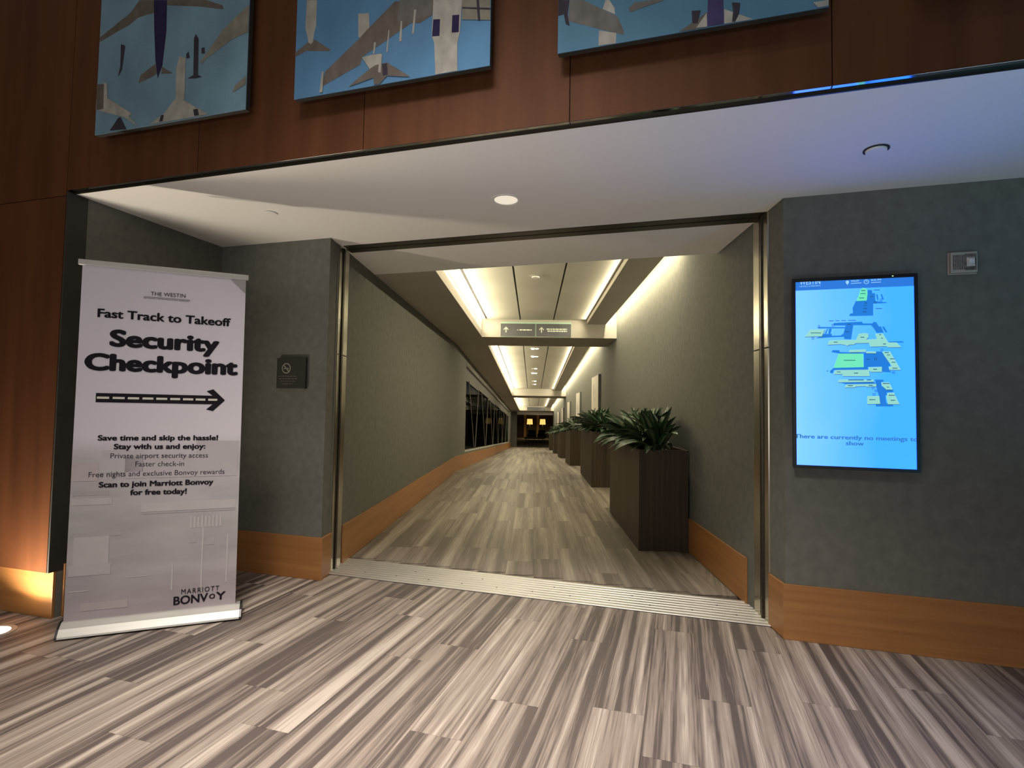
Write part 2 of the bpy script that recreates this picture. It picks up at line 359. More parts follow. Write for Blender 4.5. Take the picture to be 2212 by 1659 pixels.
def text(name, s, x0, x1, z0, cap, mat, parent, y=0.0, bold=0.0, thin=0.0006, z1=None, space=1.0):
    """lettering on a vertical x-z plane facing -y, fitted between x0 and x1, baseline z0 (z1 at its right end), capital height cap"""
    cu = bpy.data.curves.new(name, 'FONT'); cu.body = s; cu.size = 1.0; cu.space_character = space; cu.resolution_u = 5
    t = bpy.data.objects.new('tmp', cu); COL.objects.link(t)
    bpy.context.view_layer.update()
    me0 = bpy.data.meshes.new_from_object(t.evaluated_get(bpy.context.evaluated_depsgraph_get()))
    bpy.data.objects.remove(t)
    co = [v.co.copy() for v in me0.vertices]; fc = [tuple(p.vertices) for p in me0.polygons]
    lo, hi = min(c.x for c in co), max(c.x for c in co)
    sx = (x1 - x0 - 2 * bold * cap) / (hi - lo); sz = (cap - 1.2 * bold * cap) / 0.729; b = bold * cap
    vs = []; fs = []
    # a heavier weight is the thin glyph stamped around a small circle
    for k, (dx, dz) in enumerate([(0, 0)] + ([(math.cos(a), 0.6 * math.sin(a)) for a in [math.pi * q / 4 for q in range(8)]] if b else [])):
        o = len(vs)
        for c in co:
            f = (c.x - lo) / (hi - lo)
            vs.append((x0 + b + (c.x - lo) * sx + dx * b, y - thin - 0.00002 * k, z0 + 0.6 * b + ((z1 - z0) * f if z1 is not None else 0) + c.y * sz + dz * b))
        fs += [tuple(o + i for i in p) for p in fc]
    me = bpy.data.meshes.new(name); me.from_pydata(vs, [], fs); me.materials.append(M[mat]); me.update()
    return link(name, me, parent)

# ------------------------------------------------------------------ the setting: lobby shell
floor = struct('floor', MB().box(-9, 7, -7, 4.16, -0.30, -0.006)
               .prism([(-9, 4.16, -0.3), (7, 4.16, -0.3), (7, 4.66, -0.3), (-9, 4.66, -0.3), (-9, 4.16, -0.006), (7, 4.16, -0.006), (7, 4.66, -0.006), (-9, 4.66, -0.006)]), 'plank')
COLY = {0: 2.45, 2: 3.72, 3: 3.15, 5: 3.48, -1: 2.77, -2: 3.53, -3: 2.68, -4: 3.73, -5: 3.19, -7: 3.54, -8: 2.41, -10: 2.84, -11: 2.24, -6: 2.95, -9: 3.30, 1: 3.02, 4: 2.60}
PL, PW, G = 1.42, 0.25, 0.0012
full_plank = MB().box(-PW / 2 + G / 2, PW / 2 - G / 2, -PL / 2 + G / 2, PL / 2 - G / 2, -0.006, 0.0).mesh('plank', 'plank')
for k in range(-24, 17):
    x0 = -0.15 + PW * k; xc = x0 + PW / 2
    ymax = 2.76 if xc < -4.0 else 4.0 if xc < -2.86 else 4.16 if xc < 0.66 else 3.985
    y = COLY.get(k, 2.2 + random.random() * PL)
    while y > -1.2: y -= PL
    while y < ymax:
        ya, yb = y, min(y + PL, ymax)
        if yb - ya > 0.01:
            if yb - ya > PL - 1e-4:
                link('plank', full_plank, floor, (xc, ya + PL / 2, 0))
            else:
                h = (yb - ya) / 2
                link('plank', MB().box(-PW / 2 + G / 2, PW / 2 - G / 2, -h + G / 2, h - G / 2, -0.006, 0).mesh('plank', 'plank'), floor, (xc, ya + h, 0))
        y += PL

# corridor floor: single planks on the level part, then the ramp down
cfl = struct('floor_corridor', MB().cbox(0.3, 41, VL - 0.1, VR + 0.1, -0.30, -0.006), 'plank2')
ramp = MB(); ramp.box(VL, VR, 0, 41.0 - U_R, 0, 0.001)
rm = ramp.mesh('ramp_floor', 'plank2')
full2 = MB().box(-PW / 2 + G / 2, PW / 2 - G / 2, -PL / 2 + G / 2, PL / 2 - G / 2, -0.006, 0.0).mesh('plank', 'plank2')
for v in rm.vertices: v.co.z -= SL * v.co.y
ro = link('ramp_covering', rm, cfl, OO + CD * U_R + Vector((0, 0, -0.0005)), (0, 0, TH))
nrow = 14
for k in range(nrow):
    vc = VL + 0.02 + PW * (k + 0.5)
    if vc > VR: break
    # start where the row leaves the threshold (y = 4.655)
    ustart = (4.66 - OO.y - CN.y * vc) / CD.y + 0.06
    u = ustart - random.random() * PL * 0.8
    while u < U_R:
        a, b_ = max(u, ustart), min(u + PL, U_R)
        if b_ - a > 0.05:
            h = (b_ - a) / 2
            me = full2 if b_ - a > PL - 1e-4 else MB().box(-PW / 2 + G / 2, PW / 2 - G / 2, -h + G / 2, h - G / 2, -0.006, 0).mesh('plank', 'plank2')
            link('plank', me, cfl, W(a + h, vc, 0), (0, 0, TH))
        u += PL

# facade walls of grey wallcovering
XR = lambda y: 0.666 - math.tan(TH) * (y - 3.985)     # right side of the opening, running on as the corridor wall
XL = lambda y: -2.850 - math.tan(TH) * (y - 4.0)
wf = MB()
wf.prism([(0.666, YF, -0.3), (7, YF, -0.3), (7, 4.5, -0.3), (XR(4.5), 4.5, -0.3), (0.666, YF, ZC), (7, YF, ZC), (7, 4.5, ZC), (XR(4.5), 4.5, ZC)])
struct('wall_right', wf, 'fabric_wall')
wl = MB()
wl.box(-4.2, -4.0, 2.72, 4.3, -0.3, ZC)
wl.prism([(-4.0, 4.0, -0.3), (-2.850, 4.0, -0.3), (XL(4.5), 4.5, -0.3), (-4.0, 4.5, -0.3), (-4.0, 4.0, ZC), (-2.850, 4.0, ZC), (XL(4.5), 4.5, ZC), (-4.0, 4.5, ZC)])
struct('wall_left', wl, 'fabric_wall')
# corridor walls
wcr = MB().cbox(-0.05, 41, VR, VR + 0.25, -0.3, 3.7)
struct('wall_corridor_right', wcr, 'fabric_wall')
UW0, UW1 = 10.05, 37.5
wcl = MB().cbox(0.55, UW0, VL - 0.25, VL, -0.3, 3.3).cbox(UW1, 41, VL - 0.25, VL, -0.3, 3.3).cbox(UW0, UW1, VL - 0.25, VL, -0.3, 0.40).cbox(UW0, UW1, VL - 0.25, VL, 2.72, 3.3)
struct('wall_corridor_left', wcl, 'fabric_wall')

# baseboards of orange veneer
def bb(name, mbs, mat='oak'): return struct(name, mbs, mat, bevel=0.003)
T = 0.016
bb('baseboard_right', MB().prism([(0.666 - T, YF - T, 0.0), (7, YF - T, 0), (7, YF, 0), (0.666 - T, YF, 0), (0.666 - T, YF - T, 0.35), (7, YF - T, 0.35), (7, YF, 0.35), (0.666 - T, YF, 0.35)]))
bb('baseboard_return_right', MB().prism([(XR(3.972) - T, 3.972, 0), (XR(3.972), 3.972, 0), (XR(4.2), 4.2, 0), (XR(4.2) - T, 4.2, 0), (XR(3.972) - T, 3.972, 0.349), (XR(3.972), 3.972, 0.349), (XR(4.2), 4.2, 0.349), (XR(4.2) - T, 4.2, 0.349)]))
bb('baseboard_left', MB().box(-3.985, -2.850 + T, 4.0 - T, 4.0, 0, 0.35))
bb('baseboard_return_left', MB().prism([(XL(3.986), 3.986, 0), (XL(3.986) + T, 3.986, 0), (XL(4.2) + T, 4.2, 0), (XL(4.2), 4.2, 0), (XL(3.986), 3.986, 0.349), (XL(3.986) + T, 3.986, 0.349), (XL(4.2) + T, 4.2, 0.349), (XL(4.2), 4.2, 0.349)]))
bb('baseboard_niche', MB().box(-4.0, -4.0 + T, 2.76, 3.984, 0, 0.35))
bb('baseboard_corridor_right', MB().cbox(0.10, 41, VR - T, VR, 0, 0.345))
bb('baseboard_corridor_left', MB().cbox(0.86, 41, VL, VL + T, 0.0, 0.355))

# soffit over the opening and corridor ceiling
struct('ceiling', MB().box(-4.0, 7, 2.715, 5.25, ZC, 3.75), 'white')
cl = MB()
uf = lambda v: (5.25 - OO.y - CN.y * v) / CD.y
cl.prism([W(uf(VL), VL, z) if q == 0 else W(uf(-2.72), -2.72, z) if q == 1 else W(6.8, -2.72, z) if q == 2 else W(6.8, VL, z) for z in (ZC, 3.30) for q in range(4)])
cl.cbox(1.7, 41, VL, VR + 0.02, 3.62, 3.75)
BEAMS = [(6.79, 8.3), (23.5, 25.0), (39.2, 41.0)]
BAYS = [(1.0, 6.79), (8.3, 23.5), (25.0, 39.2)]
for a, b_ in BAYS[1:]: cl.cbox(a, b_, VL, -2.72, ZC, 3.30)
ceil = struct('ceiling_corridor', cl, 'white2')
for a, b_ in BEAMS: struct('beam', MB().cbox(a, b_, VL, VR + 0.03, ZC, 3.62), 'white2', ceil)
for bi, (a, b_) in enumerate(BAYS):
    a2 = a + (0.0 if bi else -0.1)
    back = struct('tray_backing', MB().cbox(a2, b_, -2.66, -0.62, ZT + 0.022, ZT + 0.05), 'dark', ceil)
    for k in range(3):
        v0 = -2.62 + k * 0.665
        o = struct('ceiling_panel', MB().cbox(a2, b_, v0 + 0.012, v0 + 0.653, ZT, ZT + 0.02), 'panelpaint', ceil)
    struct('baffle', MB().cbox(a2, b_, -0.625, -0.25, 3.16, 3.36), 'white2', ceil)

# cove light fittings: one strip over the left edge of each tray, one behind each baffle washing the wall
for bi, (a, b_) in enumerate(BAYS):
    where = ['nearest', 'middle', 'farthest'][bi]
    o = put('cove_light', MB().cbox(a + 0.05, b_ - 0.03, -2.708, -2.665, 3.25, 3.275), 'cove')
    tag(o, 'bright warm cove strip along left edge of the %s ceiling tray' % where, 'light strip', 'tray cove strips')
    o = put('wall_wash_light', MB().cbox(a + 0.9, b_ - 0.1, -0.36, -0.30, 3.365, 3.39), 'cove')
    tag(o, 'warm strip light on top of the %s baffle, washing the right wall' % where, 'light strip', 'wall wash strips')
    L = b_ - a - 0.9
    um = (a + 0.9 + b_) / 2
    tl = -math.atan(SL) if bi else 0
    rot = lambda d_: (Matrix.Rotation(TH, 3, 'Z') @ Matrix.Rotation(tl, 3, 'X') @ Matrix.Rotation(math.radians(d_), 3, 'Y')).to_euler()
    area('wash_lamp', W(um, -0.222, 3.40), rot(-30), 0.04, L, 17.0 * L, COVE)
    area('tray_lamp', W(um - 0.3, -2.712, 3.00), rot(-118), 0.03, L + 0.3, 9.0 * L, COVE)
    area('tray_down_lamp', W(um - 0.3, -2.66, 3.235), rot(-12), 0.03, L + 0.3, 5.0 * L, COVE)
    area('tray_right_lamp', W(um - 0.3, -0.645, 3.225), rot(56), 0.03, L + 0.3, 11.0 * L, COVE, 150)

# timber fascia and left pier, each panel its own piece
fas = struct('wall_front', MB().box(-9, 7, 2.722, 2.80, 2.93, 5.6).box(-9, -4.012, 2.722, 2.80, 0.30, 2.95), 'dark')
xs = [-9.0, -7.594, -6.416, -5.238, -4.012, -2.884, -1.705, -0.527, 0.645, 1.823, 3.0, 4.18, 5.36, 7.0]
g = 0.0022
for a, b_ in zip(xs, xs[1:]):
    put('panel', MB().box(-(b_ - a) / 2 + g, (b_ - a) / 2 - g, 0, 0.055, 0, 2.68), 'timber', fas, ((a + b_) / 2, YP, 2.8955 if a > -4.1 else 2.86))
for a, b_ in ((-9.0, -7.0), (-7.0, -5.5), (-5.5, -4.012)):
    put('panel', MB().box(-(b_ - a) / 2 + g, (b_ - a) / 2 - g, 0, 0.055, 0, 2.545), 'timber', fas, ((a + b_) / 2, YP, 0.31))
put('shaded_return', MB().box(-4.0115, -3.9975, 2.667, 2.80, 0.31, 2.884), 'dark', fas)  # pier return coloured near black, standing in for its unlit side
bb('baseboard_pier', MB().box(-9, -3.999, 2.700, 2.7195, 0, 0.31), 'oak')
struct('wall_pier', MB().box(-9, -4.034, 2.722, 2.80, 0, 0.31), 'fabric_wall')
# polished channel under the panels
rv = struct('trim_1', MB().box(-4.012, 7, 2.667, 2.716, 2.8935, 2.8945), 'reveal')
for x in xs[4:-1]: put('joint', MB().box(-0.003, 0.003, 2.667, 2.716, 2.8928, 2.8934), 'dark', rv, (x, 0, 0))
put('edge_bead', MB().box(-4.012, 7, 2.706, 2.716, 2.8835, 2.8955), 'bronze', rv)

# rest of the lobby, behind and beside the camera
struct('wall_lobby_left', MB().box(-9.2, -9, -7, 2.7, -0.3, 5.6), 'timber')
struct('wall_lobby_right', MB().box(7, 7.2, -7, 4.6, -0.3, 5.6), 'fabric_wall')
struct('wall_back', MB().box(-9, 7, -7.2, -7, -0.3, 5.6), 'fabric_wall')
struct('ceiling_lobby', MB().box(-9.2, 7.2, -7.2, 2.8, 5.6, 5.75), 'white')

# threshold
thr = struct('trim_2', MB().prism([(-2.868, 4.16, -0.006), (0.62, 4.16, -0.006), (0.49, 4.655, -0.006), (-2.998, 4.655, -0.006),
                                   (-2.868, 4.16, 0.004), (0.62, 4.16, 0.004), (0.49, 4.655, 0.004), (-2.998, 4.655, 0.004)]), 'alu_dark')
nr = 9
for k in range(nr):
    y0 = 4.163 + k * 0.0545; y1 = y0 + 0.036
    put('rib', MB().prism([(XL(y0) , y0, 0.004), (XR(y0) , y0, 0.004), (XR(y1), y1, 0.004), (XL(y1), y1, 0.004),
                           (XL(y0), y0 + 0.003, 0.010), (XR(y0), y0 + 0.003, 0.010), (XR(y1), y1 - 0.003, 0.010), (XL(y1), y1 - 0.003, 0.010)]), 'alu', thr)
for x in [-2.6 + 0.3 * k for k in range(11)]:
    put('screw', MB().cyl((0, 0, 0), 0.007, 0.006, 0.002, 12), 'alu_dark', thr, (x, 4.163 + 2 * 0.0545 + 0.018, 0.0098))
for x in [-2.2 + 0.62 * k for k in range(5)]:
    put('screw', MB().cyl((0, 0, 0), 0.007, 0.006, 0.002, 12), 'alu_dark', thr, (x, 4.163 + 5 * 0.0545 + 0.018, 0.0098))

# shutter frame in the opening: ceiling track and two side guides
d1 = struct('door_1', MB().box(-2.88, 0.60, 4.23, 4.31, ZC - 0.006, ZC + 0.02), 'bronze')
put('head_track', MB().box(-2.92, 0.58, 4.335, 4.43, ZC - 0.006, ZC + 0.02), 'bronze', d1)
put('track_slot', MB().box(-2.90, 0.59, 4.30, 4.345, ZC - 0.002, ZC + 0.02), 'dark', d1)
def guide(side):
    X = XR if side > 0 else XL
    def strip(y0, y1, t, z0, z1):
        xa, xb = X(y0), X(y1)
        s_ = -t if side > 0 else t
        return MB().prism([(min(xa, xa + s_), y0, z0), (max(xa, xa + s_), y0, z0), (max(xb, xb + s_), y1, z0), (min(xb, xb + s_), y1, z0),
                           (min(xa, xa + s_), y0, z1), (max(xa, xa + s_), y0, z1), (max(xb, xb + s_), y1, z1), (min(xb, xb + s_), y1, z1)])
    for za, zb in ((0.0, 1.905), (1.915, ZC - 0.007)):
        put('guide_rail', strip(4.205, 4.305, 0.010, za, zb), 'satin', d1)
        put('guide_rail', strip(4.345, 4.445, 0.010, za, zb), 'satin', d1)
    put('guide_slot', strip(4.300, 4.350, 0.003, 0.0, ZC - 0.007), 'dark', d1)
    put('guide_lip', strip(4.285, 4.303, 0.022, 0.0, ZC - 0.007), 'bronze', d1)
guide(1); guide(-1)

# ------------------------------------------------------------------ windows on the left of the ramp
win = struct('window_1', MB().cbox(UW0, UW1, VL - 0.13, VL - 0.02, 0.40, 0.44).cbox(UW0, UW0 + 0.05, VL - 0.13, VL - 0.02, 0.44, 2.72).cbox(UW1 - 0.05, UW1, VL - 0.13, VL - 0.02, 0.44, 2.72), 'steel')
put('head_rail', MB().cbox(UW0, UW1, VL - 0.16, VL + 0.004, 2.64, 2.72), 'bronze', win)
npane = 7; pw = (UW1 - UW0 - 0.1) / npane
for k in range(npane):
    a = UW0 + 0.05 + k * pw
    put('pane', MB().cbox(a, a + pw - 0.03, VL - 0.085, VL - 0.075, 0.44, 2.34), 'glass', win)
    put('blind', MB().cbox(a, a + pw - 0.03, VL - 0.10, VL - 0.06, 2.34 if k % 2 else 2.30, 2.64), 'blind', win)
def brace(u0, z0, u1, z1, v, r):
    p, q = W(u0, v, z0), W(u1, v, z1); d_ = (q - p).normalized(); a = d_.cross(CN).normalized() * r; b = CN * r
    return MB().prism([p - a - b, p + a - b, p + a + b, p - a + b, q - a - b, q + a - b, q + a + b, q - a + b])
for k in range(npane):
    t = 11.1 + 3.9 * k
    if t + 2.2 < UW1:
        put('brace', brace(t, 2.34, t + 1.7, 0.42, VL - 0.05, 0.010), 'steel2', win)
        put('brace', brace(t + 2.8, 2.34, t + 2.0, 0.42, VL - 0.05, 0.010), 'steel2', win)

# ------------------------------------------------------------------ lounge at the end of the corridor
ZL = rz(U_E)
def lbox(u0, u1, v0, v1, z0, z1): return MB().cbox(u0, u1, v0, v1, z0, z1, 0, False)
lw = lbox(41, 41.25, -3.42, -2.96, ZL, 0.99 + 0.4)
struct('wall_end_left', lw, 'fabric_wall')
struct('trim_3', lbox(41, 41.3, -3.42, 0.1, 0.985, 1.36), 'white')
struct('wall_lounge', lbox(57, 57.2, -9, 5, ZL - 0.2, 3).prism([W(41.25, -9, ZL - 0.2, 0), W(41.25, -8.9, ZL - 0.2, 0), W(57, -8.9, ZL - 0.2, 0), W(57, -9, ZL - 0.2, 0), W(41.25, -9, 3, 0), W(41.25, -8.9, 3, 0), W(57, -8.9, 3, 0), W(57, -9, 3, 0)])
       .prism([W(41.25, 5, ZL - 0.2, 0), W(41.25, 5.1, ZL - 0.2, 0), W(57, 5.1, ZL - 0.2, 0), W(57, 5, ZL - 0.2, 0), W(41.25, 5, 3, 0), W(41.25, 5.1, 3, 0), W(57, 5.1, 3, 0), W(57, 5, 3, 0)]), 'lounge')
struct('floor_lounge', lbox(41, 57, -9, 5, ZL - 0.3, ZL), 'carpet')
struct('ceiling_lounge', lbox(41, 57, -9, 5, 1.5, 1.7), 'lounge')
for v, side in ((-2.52, 'left'), (-1.10, 'right')):
    o = put('pilaster', lbox(56.7, 57.0, v - 0.13, v + 0.13, ZL, 1.5), 'lounge_col')
    tag(o, 'warm lit pilaster on the lounge wall beside the %s lamp' % side, 'pilaster', 'lounge pilasters')
for v, side, h in ((-1.98, 'left', 0.60), (-0.63, 'right', 0.58)):
    t = thing('floor_lamp', 'floor lamp with glowing yellow shade at the corridor end, %s one' % side, 'lamp', W(54, v, ZL, False), (0, 0, TH), 'lounge floor lamps')
    put('base', MB().cyl((0, 0, 0), 0.17, 0.15, 0.03, 24), 'bronze', t)
    put('pole', MB().cyl((0, 0, 0.03), 0.03, 0.022, 1.55, 12), 'bronze', t)
    put('lamp_shade', MB().cyl((0, 0, 1.50), 0.31, 0.27, 0.56, 32, cap0=False, cap1=False), 'shade', t, smooth=True)
    area('lamp_glow', W(54, v, ZL + 2.1, False), (math.pi, 0, 0), 0.3, 0.3, 14, (1, 0.7, 0.35))
    area('lamp_glow', W(54, v, ZL + 1.45, False), (0, 0, 0), 0.3, 0.3, 14, (1, 0.7, 0.35))
def armchair(u, v, lab):
    t = thing('armchair', lab, 'chair', W(u, v, ZL, False), (0, 0, TH), 'lounge armchairs')
    put('seat', MB().box(-0.32, 0.32, -0.3, 0.3, 0.22, 0.45), 'chair', t, bevel=0.03)
    put('backrest', MB().box(-0.36, 0.36, 0.26, 0.42, 0.22, 1.0), 'chair', t, bevel=0.04)
    for s_ in (-1, 1): put('armrest', MB().box(s_ * 0.38 - 0.06, s_ * 0.38 + 0.06, -0.3, 0.3, 0.2, 0.62), 'chair', t, bevel=0.03)
    for sx in (-1, 1):
        for sy in (-1, 1): put('leg', MB().box(sx * 0.3 - 0.02, sx * 0.3 + 0.02, sy * 0.25 - 0.02, sy * 0.25 + 0.02, 0, 0.22), 'bronze', t)
armchair(51.5, -1.75, 'dark armchair in the lounge in front of the left lamp')
armchair(51.5, -0.75, 'dark armchair in the lounge in front of the right lamp')
t = thing('bench', 'low grey upholstered bench across the lounge floor', 'bench', W(48.5, -1.5, ZL, False), (0, 0, TH))
put('seat', MB().box(-0.95, 0.95, -0.3, 0.3, 0.28, 0.42), 'carpet', t, bevel=0.03)
for s_ in (-0.8, 0.8): put('leg', MB().box(s_ - 0.03, s_ + 0.03, -0.25, 0.25, 0, 0.28), 'bronze', t)
# outlines of the map and of the painted aircraft, in millimetres on their own planes
MAP={"blue":[[[1138,2235],[1161,2231],[1163,2212],[1178,2211],[1179,2162],[1242,2151],[1238,2146],[1167,2146],[1166,2070],[1059,2071],[1033,2072],[1040,2088],[1055,2090],[1053,2123],[1072,2167],[1132,2167]],[[1184,2203],[1192,2203],[1196,2167],[1189,2167]],[[1208,2205],[1215,2204],[1226,2171],[1217,2169]],[[947,2030],[1104,2034],[1109,2023],[1161,2021],[1166,2029],[1182,2029],[1196,2001],[1208,2001],[1222,1962],[1184,1961],[1170,1988],[1154,2010],[1056,2013],[1043,1923],[1005,1926],[1003,1940],[932,1939],[841,1933],[875,1949],[983,1949],[1000,1960],[1013,2012],[947,2014]],[[1213,1998],[1224,2000],[1242,1965],[1233,1962]],[[856,2007],[1013,2002],[1013,1994],[856,1998]],[[910,1995],[915,1995],[903,1962],[895,1965]],[[920,1995],[935,1994],[927,1961],[915,1962]],[[880,1962],[935,1961],[934,1947],[875,1947]],[[1249,1905],[1323,1906],[1329,1897],[1249,1900]],[[939,1857],[978,1855],[977,1844],[1116,1837],[1187,1844],[1208,1844],[1238,1811],[1256,1754],[1242,1749],[1256,1717],[1274,1712],[1212,1717],[1207,1750],[1134,1747],[1134,1731],[945,1729],[937,1707],[923,1713],[923,1724],[942,1743],[1111,1747],[1112,1832],[982,1833],[931,1844]],[[985,1648],[1166,1652],[1180,1639],[1009,1639]],[[1171,1669],[1216,1669],[1218,1658],[1204,1650],[1208,1626],[1229,1618],[1231,1604],[1268,1605],[1270,1591],[1231,1588],[1240,1572],[1226,1570],[1230,1524],[1267,1514],[1267,1503],[1174,1502],[1174,1513],[1198,1524],[1193,1561],[1189,1577],[1180,1615]]],"lime":[[[1097,2237],[1112,2250],[1135,2238],[1137,2210],[1132,2167],[1075,2166],[1085,2196],[1092,2215]],[[972,1834],[1109,1832],[1111,1747],[942,1743]]],"pale":[[[811,1992],[896,1990],[878,1946],[778,1945]],[[920,1920],[983,1921],[1070,1920],[1084,1958],[1120,1962],[1139,1956],[1139,1934],[1127,1921],[1184,1923],[1175,1956],[1217,1957],[1246,1900],[1290,1899],[1315,1869],[1241,1869],[1237,1876],[1148,1875],[1141,1898],[1067,1898],[1060,1890],[1034,1890],[1021,1882],[1007,1889],[983,1893],[910,1891]],[[1211,1844],[1255,1843],[1311,1728],[1249,1729],[1247,1749],[1263,1752],[1224,1817]],[[1033,1857],[1124,1859],[1125,1842],[1031,1841]],[[952,1729],[1001,1730],[1139,1731],[1144,1690],[1074,1689],[993,1690],[993,1703],[944,1703]],[[1137,1747],[1210,1748],[1209,1717],[1148,1717],[1137,1726]],[[1125,1846],[1178,1845],[1180,1833],[1126,1834]],[[973,1670],[1164,1669],[1164,1655],[966,1651]],[[1012,1639],[1178,1642],[1178,1626],[1124,1624],[1121,1628],[1067,1626],[1060,1619],[1004,1618]],[[1128,1566],[1193,1567],[1198,1518],[1127,1515]],[[1204,1652],[1248,1652],[1266,1607],[1231,1607],[1208,1631]],[[1238,1588],[1272,1589],[1301,1517],[1239,1516],[1231,1562]]],"icon":[[[856,2018],[869,2017],[868,2003],[856,2003]],[[820,1942],[833,1942],[833,1927],[820,1928]],[[935,2024],[948,2023],[948,2009],[935,2009]],[[1205,1861],[1217,1860],[1217,1846],[1205,1847]],[[1170,1805],[1183,1805],[1182,1791],[1170,1791]],[[1267,1719],[1279,1718],[1279,1705],[1267,1705]],[[1154,1624],[1166,1624],[1166,1610],[1154,1609]],[[1170,1605],[1183,1605],[1182,1591],[1170,1591]],[[1158,1583],[1171,1583],[1171,1569],[1158,1569]],[[1171,2161],[1183,2161],[1183,2147],[1171,2147]],[[1204,2174],[1216,2173],[1216,2159],[1204,2160]]],"tick":[[[1102,2234],[1126,2232],[1126,2228],[1102,2229]],[[1097,2214],[1125,2213],[1125,2209],[1097,2210]],[[1090,2187],[1117,2186],[1117,2182],[1090,2183]],[[1150,2193],[1167,2192],[1167,2188],[1150,2189]],[[1118,2153],[1133,2153],[1133,2148],[1118,2149]],[[1116,2138],[1131,2137],[1131,2133],[1116,2134]],[[1112,2119],[1132,2119],[1132,2114],[1112,2115]],[[1109,2099],[1130,2098],[1130,2094],[1109,2094]],[[1170,2234],[1204,2232],[1204,2228],[1170,2230]],[[1179,2116],[1214,2115],[1214,2111],[1179,2112]],[[814,1972],[873,1970],[873,1966],[814,1968]],[[1023,2022],[1042,2021],[1042,2017],[1023,2017]],[[1008,1975],[1032,1975],[1032,1970],[1008,1971]],[[1095,1938],[1116,1937],[1116,1933],[1095,1933]],[[945,1910],[967,1909],[967,1905],[945,1905]],[[1197,1952],[1208,1951],[1208,1947],[1197,1947]],[[1208,1929],[1217,1928],[1217,1924],[1208,1924]],[[1217,1893],[1232,1893],[1232,1888],[1217,1888]],[[1001,1793],[1064,1792],[1064,1788],[1001,1789]],[[1126,1798],[1144,1798],[1144,1794],[1126,1794]],[[1225,1839],[1248,1838],[1248,1834],[1225,1834]],[[1237,1824],[1254,1824],[1254,1820],[1237,1820]],[[1254,1800],[1278,1799],[1278,1795],[1254,1795]],[[1262,1778],[1283,1778],[1283,1774],[1262,1774]],[[1266,1742],[1292,1741],[1292,1737],[1266,1737]],[[961,1719],[982,1719],[982,1715],[961,1715]],[[1056,1712],[1079,1712],[1079,1707],[1056,1707]],[[1162,1736],[1182,1736],[1182,1731],[1162,1731]],[[1024,1669],[1110,1669],[1110,1664],[1024,1664]],[[1126,1669],[1150,1669],[1150,1664],[1126,1664]],[[1022,1633],[1049,1633],[1049,1628],[1022,1628]],[[1136,1635],[1159,1635],[1159,1630],[1136,1630]],[[1213,1647],[1250,1647],[1250,1643],[1213,1642]],[[1234,1624],[1247,1624],[1247,1620],[1234,1620]],[[1244,1574],[1277,1574],[1277,1570],[1244,1569]],[[1139,1546],[1172,1546],[1172,1542],[1139,1541]],[[1254,1543],[1279,1543],[1279,1539],[1253,1538]],[[920,2046],[946,2045],[946,2041],[920,2042]],[[956,2046],[978,2045],[978,2041],[956,2042]],[[988,2046],[1015,2045],[1015,2041],[988,2042]],[[1028,2046],[1071,2045],[1071,2041],[1028,2042]],[[903,1726],[913,1726],[913,1722],[903,1722]]],"header":[[[725,2301],[1385,2304],[1386,2257],[727,2255]]]}
